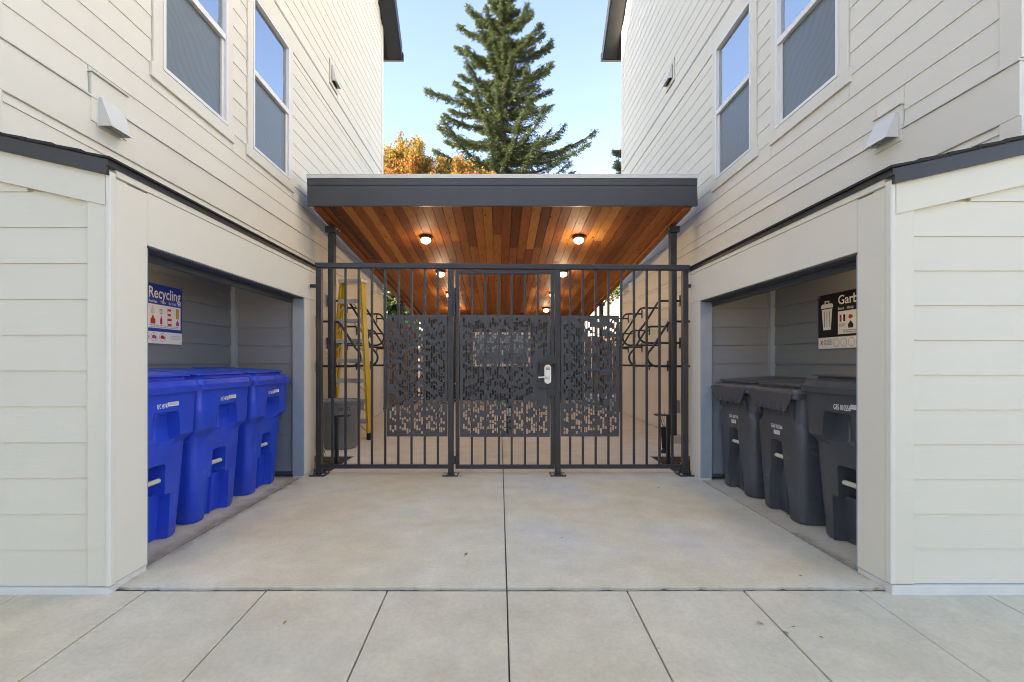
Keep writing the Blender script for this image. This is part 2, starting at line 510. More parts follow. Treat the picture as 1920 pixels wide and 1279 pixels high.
_txt = {}
def text(parent, name, s, size, loc, ux, uy, mat, width=None, align='LEFT', depth=0.0006):
    """flat lettering as mesh in the parent's space; ux, uy are the reading and the up direction"""
    cu = bpy.data.curves.new(name, 'FONT')
    cu.body = s
    cu.size = 1.0
    cu.align_x = align
    cu.extrude = 0.0
    cu.offset = 0.012
    cu.resolution_u = 3
    ob = bpy.data.objects.new(name, cu)
    COL.objects.link(ob)
    dg = bpy.context.evaluated_depsgraph_get()
    me = bpy.data.meshes.new_from_object(ob.evaluated_get(dg))
    bpy.data.objects.remove(ob)
    ux, uy = V(ux), V(uy)
    n = ux.cross(uy)
    xs = [v.co.x for v in me.vertices] or [0, 1]
    sx = size
    if width:
        sx = width/max(1e-6, max(xs)-min(xs))
    for v in me.vertices:
        v.co = V(loc)+ux*(v.co.x*sx)+uy*(v.co.y*size)+n*depth
    me.materials.clear()
    me.materials.append(mat)
    o = bpy.data.objects.new(name, me)
    COL.objects.link(o)
    o.parent = parent
    return o

# ================================================================== SETTING: ground and paving
XL, XR = -2.655, 2.776          # alley walls of the two houses
EL, ER = -1.928, 1.936          # inner faces of the two bin enclosures
YF = 2.314                      # front face of the enclosures

g = MB().box((-300, -300, -0.62), (300, 600, -0.14)).build('ground', M['ground'])
tag(g, kind='structure')
g = MB().box((-40, -15.2, -0.135), (40, 0.50, -0.12)).build('shared_drive', M['asphalt'])
tag(g, kind='structure')

def wz(y):                       # the sidewalk falls 5 % away from the houses
    return -0.002-(2.33-y)*0.05
walk = empty('sidewalk', (0, 0, 0))
tag(walk, kind='structure')
base = MB().hexa([(-14, 0.5, wz(.5)-.2), (14, 0.5, wz(.5)-.2), (14, 2.33, wz(2.33)-.2), (-14, 2.33, wz(2.33)-.2),
                  (-14, 0.5, wz(.5)-.018), (14, 0.5, wz(.5)-.018), (14, 2.33, wz(2.33)-.018), (-14, 2.33, wz(2.33)-.018)])
base.build('joint_bed', M['joint'], walk)
xj = [-1.77-0.6*k for k in range(8, 0, -1)]+[-1.77, -1.167, -.5625, .036, .637, 1.22, 1.80]+[1.80+0.6*k for k in range(1, 9)]
yj = [2.322, 1.700, 1.085, 0.50]
for r in range(3):
    for i in range(len(xj)-1):
        g2 = 0.0032
        a, b2 = xj[i]+g2, xj[i+1]-g2
        y1, y0 = yj[r]-g2, yj[r+1]+g2
        j = random.uniform(-0.0012, 0.0012)
        MB().hexa([(a, y0, wz(y0)-.1), (b2, y0, wz(y0)-.1), (b2, y1, wz(y1)-.1), (a, y1, wz(y1)-.1),
                   (a, y0, wz(y0)+j), (b2, y0, wz(y0)+j), (b2, y1, wz(y1)+j), (a, y1, wz(y1)+j)]).build('paving_slab', M['walk'], walk, bevel=0.004)

drive = empty('driveway', (0, 0, 0))
tag(drive, kind='structure')
box('joint_bed', (-2.64, 2.332, -.2), (2.76, 14.4, -.014), M['joint'], drive)
# front slab edges are chipped: the front edge is built as an uneven line
def slab(x0, x1, y0, y1, rough_front=False):
    mb = MB()
    n = 60 if rough_front else 1
    fr = []
    for i in range(n+1):
        x = x0+(x1-x0)*i/n
        jit = (abs(random.gauss(0, 0.006))+0.004*(math.sin(x*9)+1)) if rough_front else 0
        fr.append((x, y0+jit))
    top = fr+[(x1, y1), (x0, y1)]
    k = len(top)
    mb.add([(x, y, -.15) for x, y in top]+[(x, y, 0) for x, y in top],
           [tuple(range(k-1, -1, -1)), tuple(range(k, 2*k))]+[(i, (i+1) % k, (i+1) % k+k, i+k) for i in range(k)])
    return mb
slab(-1.972, .0315, 2.338, 4.79, True).build('concrete_slab', M['drive'], drive)
slab(.0395, 1.946, 2.338, 4.79, True).build('concrete_slab', M['drive'], drive)
for x0, x1, y0, y1 in ((-1.775, .030, 4.80, 5.65), (.041, 1.825, 4.80, 5.65), (-2.64, .030, 5.66, 8.6), (.041, 2.76, 5.66, 8.6),
                       (-2.64, .030, 8.61, 11.4), (.041, 2.76, 8.61, 11.4), (-2.64, .030, 11.41, 14.2), (.041, 2.76, 11.41, 14.2)):
    slab(x0, x1, y0, y1).build('concrete_slab', M['court'], drive)
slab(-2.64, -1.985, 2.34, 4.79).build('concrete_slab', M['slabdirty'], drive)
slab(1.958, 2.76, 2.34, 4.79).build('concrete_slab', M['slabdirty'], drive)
beds = MB()
beds.box((-2.64, 4.80, -.13), (-1.785, 5.65, -.012)).box((1.835, 4.80, -.13), (2.76, 5.65, -.012))
tag(beds.build('soil', M['soil']), kind='structure')

# damp dirt washed into the joints along the shelters and the front edge of the driveway
def dirt_mat():
    m, n, l, b = new_mat('washed_in_dirt')
    v = coords(n, l, (1, 1, 1))
    t = noise(n, l, v, 9, 7, 0.75)
    c = ramp(n, l, t.outputs[0], [(0.3, (0.22, 0.15, 0.085)), (0.7, (0.36, 0.27, 0.17))])
    l.new(c.outputs[0], b.inputs['Base Color'])
    b.inputs['Roughness'].default_value = 0.95
    at = n.new('ShaderNodeAttribute'); at.attribute_name = 'edge'
    t2 = noise(n, l, coords(n, l, (1, .45, 1)), 16, 6, 0.7)
    mu = n.new('ShaderNodeMath'); mu.operation = 'MULTIPLY'
    l.new(at.outputs['Fac'], mu.inputs[0]); l.new(t2.outputs[0], mu.inputs[1])
    r = ramp(n, l, mu.outputs[0], [(0.16, (0, 0, 0)), (0.50, (0.36, 0.36, 0.36))])
    tr = n.new('ShaderNodeBsdfTransparent')
    ms = n.new('ShaderNodeMixShader')
    l.new(r.outputs[0], ms.inputs[0]); l.new(tr.outputs[0], ms.inputs[1]); l.new(b.outputs[0], ms.inputs[2])
    l.new(ms.outputs[0], n['Material Output'].inputs['Surface'])
    return m
DM = dirt_mat()
def dirt(pts, w0, w1):
    """a strip along a line, fading to nothing at both sides"""
    mb = MB(); ed = []
    n = 40
    a, b2 = V(pts[0]), V(pts[1])
    d = (b2-a).normalized(); sd = V((-d.y, d.x, 0))
    for i in range(n+1):
        p = a.lerp(b2, i/n)
        q = random.uniform(.6, 1.3)
        for off, e in ((-w0*q, 0), (0, 1), (w1*q, 0)):
            mb.v.append(tuple(p+sd*off)); ed.append(e)
    for i in range(n):
        for k in range(2):
            o = i*3+k
            mb.f.append((o, o+1, o+4, o+3))
    o = mb.build('dirt', DM)
    at = o.data.attributes.new('edge', 'FLOAT', 'POINT')
    for i, e in enumerate(ed):
        at.data[i].value = e
    tag(o, kind='stuff')
dirt(((-1.985, 2.42, .0042), (-1.985, 4.70, .0042)), .10, .16)
dirt(((1.955, 2.42, .0042), (1.955, 3.1, .0042)), .10, .05)

# ================================================================== HOUSES
def house(side, X, z_band0, z_band1, z_first, z_low, zb2, windows, vent, vent2, label):
    """side -1 = left. X = plane of the alley wall; rows of lap boards, trim bands, windows, vents and a gable roof whose ridge runs away from the alley"""
    n = -side                                     # outward normal of the alley wall
    h = empty('house', (X, 6.5, 0))
    tag(h, label, 'house', 'houses either side of the alley')
    loc = V((X, 6.5, 0))
    y0, y1 = (2.36 if side < 0 else 2.46), 10.5
    ym = (y0+y1)/2
    ze, zr = 8.72, 12.65
    far = X+side*9.5
    def W(mb):
        mb.v = [(p[0]-loc.x, p[1]-loc.y, p[2]) for p in mb.v]
        return mb
    # core body with gable
    xi = X-n*0.340
    core = MB().prism([(y0+.02, -.1), (y1-.02, -.1), (y1-.02, ze), (ym, zr-.1), (y0+.02, ze)], 0, xi, far)
    W(core).build('wall', M['trim'], h)
    # board rows -------------------------------------------------
    opens = []                                    # (y0, y1, z0, z1) cut-outs
    for (wy0, wy1, wz0, wz1) in windows:
        opens.append((wy0-.103, wy1+.098, wz0-.118, wz1+.05))
    vy0, vy1, vz0, vz1 = vent[:4]
    opens.append((vy0, vy1, vz0, vz1))
    opens.append((vent2[0]-.02, vent2[1]+.02, vent2[2]-.02, vent2[3]+.02))
    ca, cb_ = y0+.10, y1-.10
    def row(za, zb_, mat=M['siding_y'], yy0=ca, yy1=cb_):
        segs = [(yy0, yy1)]
        for (oy0, oy1, oz0, oz1) in opens:
            if zb_ > oz0+.012 and za < oz1-.012:
                new = []
                for a, b in segs:
                    if oy1 <= a or oy0 >= b:
                        new.append((a, b))
                    else:
                        if oy0-a > .03: new.append((a, oy0-.003))
                        if b-oy1 > .03: new.append((oy1+.003, b))
                segs = new
        for (oy0, oy1, oz0, oz1) in opens:
            if za < oz0-.008 and zb_ > oz0+.012:
                lap(None, 'siding_board', mat, X-loc.x, n, 'y', oy0-loc.y, oy1-loc.y, za, oz0, back=.047).parent = h
            if zb_ > oz1+.008 and za < oz1-.012:
                lap(None, 'siding_board', mat, X-loc.x, n, 'y', oy0-loc.y, oy1-loc.y, oz1, zb_, t=.009, back=.047).parent = h
        for a, b in segs:
            # gable limit
            if za > ze-.05:
                lim = (za-ze)/((zr-ze)/(ym-y0))
                a, b = max(a, y0+lim+.12), min(b, y1-lim-.12)
            if b-a < .05:
                continue
            cuts = [a]
            if b-a > 3.7:                         # butt joint somewhere along the run
                cuts.append(a+(b-a)*random.uniform(.3, .7))
            cuts.append(b)
            for c0, c1 in zip(cuts, cuts[1:]):
                o = lap(None, 'siding_board', mat, X-loc.x, n, 'y', c0+(.0012 if c0 != a else 0)-loc.y, c1-loc.y, za, zb_, back=.047)
                o.parent = h
    z = z_low
    while z > .2:                                 # rows below the belly band
        row(z-.1785, z-.0005, yy0=4.80 if z < 2.25 else ca)
        z -= .1785
    row(z_low+.0005, z_band0-.0005)
    z = z_first
    row(z_band1+.022, z-.0005)
    while z+.1785 < zb2[0]-.02:
        row(z, z+.178); z += .1785
    row(z, zb2[0]-.0005)
    z = zb2[1]+.05
    while z < 10.4:
        row(z, z+.178); z += .1785
    # trim bands with metal drip flashing, corner boards ---------
    def trimbox(name, a, b, mat=M['trim'], par=h, bevel=.003):
        mb = MB().box(a, b)
        return W(mb).build(name, mat, par, bevel=bevel)
    trimbox('belly_band', (X-n*.047, y0, z_band0), (X+n*.019, y1, z_band1))
    trimbox('drip_flashing', (X-n*.01, y0-.004, z_band1+.001), (X+n*.030, y1+.004, z_band1+.012), M['flash'], bevel=0)
    trimbox('head_band', (X-n*.047, y0+.1005, zb2[0]), (X+n*.019, y1-.1005, zb2[1]))
    trimbox('drip_flashing', (X-n*.01, y0+.1005, zb2[1]+.001), (X+n*.028, y1-.1005, zb2[1]+.010), M['flash'], bevel=0)
    for a, b in ((y0-.012, y0+.10), (y1-.10, y1+.012)):
        trimbox('corner_board', (X-n*.047, a, z_band1+.014), (X+n*.021, b, ze))
        trimbox('corner_board', (X-n*.047, a, .12), (X+n*.021, b, z_band0-.002))
    trimbox('base_trim', (X-n*.01, 4.8, .0), (X+n*.008, y1, .10), M['flash'])
    # front and rear siding of the house are never seen closely: one board sheet each, proud of the core
    for yy, nn in ((y0, -1), (y1, 1)):
        z = .15
        while z < ze-.2:
            o = lap(None, 'siding_board', M['siding_x'], yy-loc.y, nn, 'x', min(X-n*.012, far)-loc.x, max(X-n*.012, far)-loc.x, z, z+.3)
            o.parent = h
            z += .3005
    # windows ----------------------------------------------------
    for (wy0, wy1, wz0, wz1) in windows:
        f = empty('window'); f.parent = h
        f.location = (0, (wy0+wy1)/2-loc.y, wz0)
        yc = (wy0+wy1)/2
        def wb(name, ya, yb, za, zb_, d0, d1, mat, bevel=.002):
            mb = MB().box((n*d0, ya-yc, za-wz0), (n*d1, yb-yc, zb_-wz0))
            return mb.build(name, mat, f, bevel=bevel)
        zm = wz0+(wz1-wz0)*.505
        # casing boards
        wb('casing', wy0-.10, wy0-.001, wz0-.004, wz1+.02, -.047, .022, M['trim'])
        wb('casing', wy1+.001, wy1+.095, wz0-.004, wz1+.02, -.047, .022, M['trim'])
        wb('sill', wy0-.125, wy1+.115, wz0-.12, wz0-.006, -.047, .027, M['trim'])
        # vinyl frame
        fr = MB()
        for (ya, yb, za, zb_) in ((wy0, wy0+.028, wz0, wz1), (wy1-.028, wy1, wz0, wz1), (wy0+.028, wy1-.028, wz0, wz0+.03), (wy0+.028, wy1-.028, wz1-.03, wz1)):
            fr.box((n*-.02, ya-yc, za-wz0), (n*.028, yb-yc, zb_-wz0))
        fr.build('frame', M['vinyl'], f)
        wb('meeting_rail', wy0+.028, wy1-.028, zm-.03, zm+.028, -.03, .024, M['vinyl'])
        wb('lower_stile', wy0+.029, wy0+.062, wz0+.031, zm-.031, -.035, .004, M['vinyl'])
        wb('lower_stile', wy1-.062, wy1-.029, wz0+.031, zm-.031, -.035, .004, M['vinyl'])
        wb('pane', wy0+.028, wy1-.028, zm+.028, wz1-.03, -.018, -.012, M['clearglass'], 0)
        wb('dim_room_panel', wy0-.15, wy1+.15, wz0-.1, wz1+.1, -.338, -.325, M['room'], 0)  # panel close behind the pane, coloured dark blue for an unlit interior
        for ya, yb, za, zb_ in ((wy0-.06, wy0+.010, wz0, wz1), (wy1-.010, wy1+.06, wz0, wz1), (wy0+.011, wy1-.011, wz0-.06, wz0+.01), (wy0+.011, wy1-.011, wz1-.010, wz1+.06)):
            wb('window_return', ya, yb, za, zb_, -.324, -.048, M['vinyl'], 0)
        wb('pane', wy0+.062, wy1-.062, wz0+.03, zm-.03, -.032, -.024, M['glass'], 0)
        wb('insect_screen', wy0+.063, wy1-.063, wz0+.032, zm-.032, -.020, -.012, M['screen'], 0)
        lt = MB()
        for q in (wy0+.14, wy1-.14):
            lt.box((n*-.012, q-.012-yc, .032), (n*.004, q+.012-yc, .05))
        lt.build('screen_latch', M['blackmetal'], f)
    # vent hood on its mounting block ------------------------------
    b = trimbox('vent_block', (X-n*.005, vy0+.004, vz0+.002), (X+n*.026, vy1-.004, vz1-.018))
    trimbox('drip_flashing', (X-n*.005, vy0-.004, vz1-.016), (X+n*.040, vy1+.004, vz1-.008), M['flash'], bevel=0)
    def hood(hy0, hy1, hz0, hz1, pr, base_d):
        x0 = X+n*base_d
        mb = MB()
        # flange
        mb.box((X+n*(base_d-.004), hy0-.012, hz0-.006), (x0, hy1+.012, hz1+.012))
        t = .004
        A = [(x0, hy0, hz0), (x0+n*pr, hy0, hz0), (x0, hy0, hz1)]
        B = [(x0, hy1, hz0), (x0+n*pr, hy1, hz0), (x0, hy1, hz1)]
        tp = x0+n*.012
        # sloping front sheet and two cheeks, with thickness
        mb.hexa([(x0+n*pr, hy0, hz0), (x0+n*pr, hy1, hz0), (x0+n*(pr-t*2), hy1, hz0), (x0+n*(pr-t*2), hy0, hz0),
                 (tp+n*t, hy0, hz1), (tp+n*t, hy1, hz1), (x0, hy1, hz1), (x0, hy0, hz1)])
        for ya, yb in ((hy0+.0015, hy0+t), (hy1-t, hy1-.0015)):
            mb.prism([(x0-n*.001, hz0+.002), (x0+n*(pr-.006), hz0+.002), (tp-n*.002, hz1-.003), (x0-n*.001, hz1-.003)], 1, ya, yb)
        mb.box((x0+n*.03, hy0+t, hz0+.012), (x0+n*.034, hy1-t, hz0+.13))
        return mb
    W(hood(*vent[4:], .0275)).build('vent_hood', M['flash'], h)
    mb = hood(vent2[0]+.05, vent2[1]-.05, vent2[2]+.06, vent2[3]-.05, .07, .022)
    W(mb).build('vent_hood', M['flash'], h)
    trimbox('vent_block', (X-n*.005, vent2[0], vent2[2]), (X+n*.022, vent2[1], vent2[3]))
    # roof ---------------------------------------------------------
    ov = .33                                      # rake overhang towards the alley
    ex = X+n*ov
    sl = (zr-ze)/(ym-y0)
    ye0, ye1 = y0-.42, y1+.42
    zz = lambda y: ze+(ym-abs(y-ym)-y0)*sl
    for s_, ya in ((0, ye0), (1, ye1)):
        poly = [(ya, zz(ya)+.02), (ym, zr+.02), (ym, zr+.30), (ya, zz(ya)+.30)]
        mb = MB().prism(poly, 0, ex, far-side*-.4)
        W(mb).build('roof', M['shingle'], h)
        mb = MB().prism([(ya, zz(ya)-.06), (ym, zr-.06), (ym, zr+.27), (ya, zz(ya)+.27)], 0, ex+n*.004, ex+n*.034)
        W(mb).build('barge_board', M['darkroof'], h)
        mb = MB().prism([(ya+(.03 if s_ == 0 else -.03), zz(ya)-.055), (ym, zr-.02), (ym, zr+.015), (ya+(.03 if s_ == 0 else -.03), zz(ya)+.015)], 0, ex, X+n*.03)
        W(mb).build('soffit', M['darkroof'], h)
        yo = ya+(-.10 if s_ == 0 else .10)
        mb = MB().prism([(ya, zz(ya)-.05), (yo, zz(ya)-.03), (yo, zz(ya)+.13), (ya, zz(ya)+.13)], 0, ex+n*.05, far)
        W(mb).build('gutter', M['darkroof'], h)
    return h

hl = house(-1, XL, 2.585, 2.853, 3.055, 2.530, (5.107, 5.36),
           [(3.63, 4.49, 3.43, 5.09), (4.957, 5.82, 3.43, 5.09)],
           (2.985, 3.28, 2.70, 3.03, 3.04, 3.215, 2.69, 2.88, .088), (7.22, 7.55, 5.50, 5.85),
           'cream lap sided house forming the left wall of the alley')
hr = house(1, XR, 2.45, 2.738, 2.865, 2.40, (5.145, 5.40),
           [(3.774, 4.628, 3.47, 5.14), (5.088, 5.926, 3.47, 5.14)],
           (3.175, 3.406, 2.66, 2.925, 3.20, 3.386, 2.695, 2.87, .088), (7.35, 7.70, 5.62, 5.95),
           'cream lap sided house forming the right wall of the alley')

# unseen row house added behind the camera to shade the street side
opp = empty('added_shade_house', (4, -15.0, 0))
tag(opp, 'cream sided row house added unseen behind the camera for its shade', 'house')
MB().box((-13, -9, -.12), (13, 0, 8.6)).build('wall', M['siding_x'], opp)
for k in range(47):
    lap(None, 'siding_board', M['siding_x'], 0.002, 1, 'x', -13, 13, .06+k*.18, .06+k*.18+.1795).parent = opp
for sx in (-9.2, -3.2, 3.2, 9.2):
    MB().box((sx-1.25, .017, -.1), (sx+1.25, .04, 2.15)).build('garage_door', M['grey_trim'], opp, bevel=.004)
    for zw in (3.6, 6.4):
        f = MB().box((sx-.8, .017, zw-.1), (sx+.8, .045, zw+1.5)).build('window', M['vinyl'], opp, bevel=.004)
        MB().box((sx-.7, .0455, zw), (sx+.7, .05, zw+1.4)).build('pane', M['glass'], f)
MB().prism([(-9.4, 8.62), (.4, 8.62), (-4.5, 11.2)], 0, -13.4, 13.4).build('roof', M['shingle'], opp)

west = empty('added_sun_block_house', (-9.0, -4.0, 0))  # unseen house added left of the drive to keep direct sun off
tag(west, 'cream sided row house added out of view on the left to block the sun', 'house')
MB().box((-9, -4.4, -.12), (0, 6.2, 10.6)).build('wall', M['siding_y'], west)
for k in range(58):
    lap(None, 'siding_board', M['siding_y'], 0.002, 1, 'y', -4.4, 6.2, .06+k*.18, .06+k*.18+.1795).parent = west
for sy in (-2.6, .9, 4.4):
    for zw in (3.6, 6.4):
        f = MB().box((.017, sy-.8, zw-.1), (.045, sy+.8, zw+1.5)).build('window', M['vinyl'], west, bevel=.004)
        MB().box((.0455, sy-.7, zw), (.05, sy+.7, zw+1.4)).build('pane', M['glass'], f)
MB().prism([(-9.4, 10.62), (.4, 10.62), (-4.5, 15.0)], 1, -4.7, 6.4).build('roof', M['shingle'], west)

# ================================================================== BIN ENCLOSURES
def enclosure(side, E, X, zo, z_eave, rev, zbase, yo0, yo1, yend, label):
    n = -side
    e = empty('bin_enclosure', (E, YF, 0))
    tag(e, label, 'bin enclosure', 'bin enclosures at the alley mouth')
    L = V((E, YF, 0))
    def bx(name, a, b, mat, bevel=.003):
        mb = MB().box((a[0]-L.x, a[1]-L.y, a[2]), (b[0]-L.x, b[1]-L.y, b[2]))
        return mb.build(name, mat, e, bevel=bevel)
    xo = E+side*2.2                                # outer end of the front wall, outside the picture
    sl = 0.2255
    zc = z_eave-.035
    # core walls
    mb = MB().prism([(E-n*.012-L.x, .03), (xo-L.x, .03), (xo-L.x, zc+2.2*sl-.02), (E-n*.012-L.x, zc-.02)], 1, .012, .10)
    mb.build('wall', M['panel'], e)
    # alley face: near pillar, header and far pillar of smooth panel
    t = .115
    bx('pillar', (E, YF+.013, .035), (E-n*t, yo0, zo+.28), M['panel'])
    bx('header', (E, yo0+.001, zo), (E-n*t, yend, zo+.289), M['panel'])
    bx('pillar', (E, yo1, .035), (E-n*t, yend, zo-.001), M['panel'])
    bx('frieze', (E+n*.006, YF+.014, zo+.29), (E-n*.10, yend, zc), M['panel'])
    bx('plinth', (E-n*.006, YF+.006, -.01), (E-n*t, yo0+.004, .031), M['flash'])
    bx('plinth', (E-n*.006, yo1-.004, -.01), (E-n*t, yend, .031), M['flash'])
    # grey returns of the opening
    bx('jamb', (E-n*.003, yo1-.012, .02), (E-n*(t+.002), yo1-.0005, zo-.012), M['grey_trim'])
    bx('jamb', (E-n*.003, yo0+.0005, .02), (E-n*(t+.002), yo0+.012, zo-.012), M['grey_trim'])
    bx('lintel', (E-n*.003, yo0+.0125, zo-.011), (E-n*(t+.002), yo1-.0125, zo-.0005), M['grey_dark'])
    bx('lintel', (E-n*(t+.003), yo0, zo-.05), (E-n*(t+.04), yo1, zo+.02), M['grey_dark'])
    # inside: back wall, two end walls, ceiling
    xb = X+n*.004
    rb = .178
    z = .06; k = 0
    while z < 2.05:
        lap(None, 'siding_board', M['grey_y'], xb-L.x, n, 'y', yo0-.02-L.y, yo1+.012-L.y, z, min(z+rb-.0005, 2.06), t=.015).parent = e
        lap(None, 'siding_board', M['grey_x'], yo1+.03-L.y, -1, 'x', min(E-n*(t+.004), X)-L.x, max(E-n*(t+.004), X)-L.x, z, min(z+rb-.0005, 2.06), t=.015).parent = e
        z += rb
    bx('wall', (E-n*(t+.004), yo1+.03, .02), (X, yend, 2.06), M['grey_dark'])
    bx('wall', (E-n*(t+.004), yo0-.05, .02), (X, yo0-.02, 2.06), M['grey_x'])
    bx('corner_post', (xb+n*.002, yo1-.03, .03), (xb+n*.05, yo1+.03, 2.05), M['grey_trim'])
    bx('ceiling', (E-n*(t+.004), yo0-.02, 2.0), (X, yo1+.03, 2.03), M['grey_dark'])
    # front face: lap boards, corner boards, frieze under the rake
    z = zbase
    xs = E+side*.115
    while z < zc+1.0*sl:
        top = z+rev-.0005
        # the board run starts at the corner board and ends where the rake cuts it
        xa = xs
        if z > zc-.21:
            xa = E+side*((z-(zc-.21))/sl+.05)
        lap(None, 'siding_board', M['siding_x'], 0.0, -1, 'x', min(xa, xo)-L.x, max(xa, xo)-L.x, z, top).parent = e
        z += rev
    bx('corner_board', (E+side*.020, YF-.020, zbase), (E+side*.113, YF+.012, zc-.012), M['siding_x'])
    bx('corner_board', (E-side*.006, YF-.026, zbase), (E+side*.019, YF+.012, zc-.03), M['trim'], bevel=.006)
    mb = MB().prism([(E+side*.020-L.x, zc-.20), (xo-L.x, zc-.20+2.2*sl), (xo-L.x, zc+2.2*sl-.03), (E+side*.020-L.x, zc-.03)], 1, -.026, .012)
    mb.build('frieze', M['siding_x'], e, bevel=.002)
    bx('base_flashing', (E-side*.004, YF-.030, -.02), (xo, YF+.012, zbase-.003), M['flash'])
    # rake fascia and shingled roof
    def pr(pts, ya, yb, name, mat, bevel=0):
        mb = MB().prism([(E+side*u-L.x, zq) for u, zq in pts], 1, ya-L.y, yb-L.y)
        return mb.build(name, mat, e, bevel=bevel)
    pr([(-.004, zc-.055), (2.3, zc-.055+2.304*sl), (2.3, zc+.02+2.304*sl), (-.004, zc+.02)], YF-.046, YF-.0265, 'rake_fascia', M['rakemetal'], .002)
    pr([(-.012, zc-.012), (.012, zc-.012), (.012, zc+.020), (-.012, zc+.020)], YF-.045, yend+.02, 'drip_edge', M['blackmetal'])
    u = -.026
    i = 0
    while u < 2.2:
        ub = u+.30
        ya = YF-.055+random.uniform(-.006, .006)
        yb = yend+.03 if u < abs(X-E)-.06 else 2.43
        if u < abs(X-E)-.06 and ub > abs(X-E)-.03:
            ub2 = abs(X-E)-.025
            pr([(u, zc+.026+(u)*sl), (ub2, zc+.019+ub2*sl), (ub2, zc+.026+ub2*sl), (u, zc+.036+u*sl)], 2.44, yb, 'shingle', M['shingle'])
            yb = 2.4395
        pr([(u, zc+.026+(u)*sl), (ub, zc+.019+ub*sl), (ub, zc+.026+ub*sl), (u, zc+.036+u*sl+random.uniform(0, .004))], ya, yb, 'shingle', M['shingle'])
        u += .13+random.uniform(-.012, .012)
        i += 1
    # small lamp under the ceiling, out of sight behind the header; its glow shows on the back wall
    lp = MB().lathe([(.0, .0), (.06, .0), (.06, -.025), (.05, -.03)], (E-n*.36-L.x, .42, 2.0)).build('lamp_base', M['blackmetal'], e, smooth=40)
    MB().lathe([(.048, -.03), (.052, -.06), (.035, -.09), (.0, -.10)], (E-n*.36-L.x, .42, 2.0)).build('lamp_globe', M['lampglobe'], e, smooth=60)
    ld = bpy.data.lights.new('lamp', 'POINT'); ld.energy = 1.4; ld.color = (1, .70, .38); ld.shadow_soft_size = .05
    lo = bpy.data.objects.new('lamp_light', ld); COL.objects.link(lo); lo.parent = e
    lo.location = (-n*.36, .42, 1.86)
    return e
enclosure(-1, EL, XL, 1.780, 2.150, .178, .030, 2.538, 4.588, 4.83, 'cream sided lean-to shelter holding the blue recycling carts')
enclosure(1, ER, 2.66, 1.736, 2.105, .1725, .042, 2.512, 4.490, 4.72, 'cream sided lean-to shelter holding the black garbage carts')

# ================================================================== CARPORT ROOF OVER THE WALKWAY
cp = empty('carport', (0, 6.1, 0))
tag(cp, 'flat roofed carport with charcoal fascia and cedar plank ceiling over the walkway', 'carport')
CS = -.10115
def cz(y):
    return 3.199+CS*(y-6.1)
def cb(name, a, b, mat, bevel=.003):
    return MB().box((a[0], a[1]-6.1, a[2]), (b[0], b[1]-6.1, b[2])).build(name, mat, cp, bevel=bevel)
XA, XB = -2.510, 2.575
MB().hexa([(XA-.005, -.045, 3.185), (XB+.012, -.045, 3.185), (XB+.012, -.005, 3.185), (XA-.005, -.005, 3.185),
           (XA, -.055, 3.448), (XB, -.055, 3.448), (XB, -.005, 3.448), (XA, -.005, 3.448)]).build('fascia', M['charcoal'], cp, bevel=.004)
cb('fascia_cap', (XA, 6.04, 3.450), (XB, 6.095, 3.535), M['charcoal'])
cb('roof_edge_flashing', (XA-.004, 6.03, 3.537), (XB+.004, 6.40, 3.592), M['flash'])
MB().hexa([(XA+.01, 0, 3.23), (XB-.01, 0, 3.23), (XB-.01, 7.95, 3.23+CS*7.95), (XA+.01, 7.95, 3.23+CS*7.95),
           (XA+.01, 0, 3.53), (XB-.01, 0, 3.53), (XB-.01, 7.95, 3.53+CS*7.95), (XA+.01, 7.95, 3.53+CS*7.95)]).build('roof_deck', M['charcoal'], cp)
nb = 38
bw = (XB-XA-.05)/nb
for i in range(nb):
    x0 = XA+.025+i*bw
    wv = random.uniform(-.0015, .0015)
    cuts = [0.0]+sorted([random.uniform(1.4, 6.6)] if random.random() < .75 else [random.uniform(1, 3), random.uniform(4, 7)])+[7.9]
    for c0, c1 in zip(cuts, cuts[1:]):
        a, b = x0+.0035, x0+bw-.0035
        zt0, zt1 = 3.199+wv+CS*c0, 3.199+wv+CS*c1
        MB().hexa([(a, c0+.002, zt0), (b, c0+.002, zt0), (b, c1-.001, zt1), (a, c1-.001, zt1),
                   (a-.003, c0+.002, zt0+.02), (b+.003, c0+.002, zt0+.02), (b+.003, c1-.001, zt1+.02), (a-.003, c1-.001, zt1+.02)]).build('ceiling_plank', M['cedar'], cp)
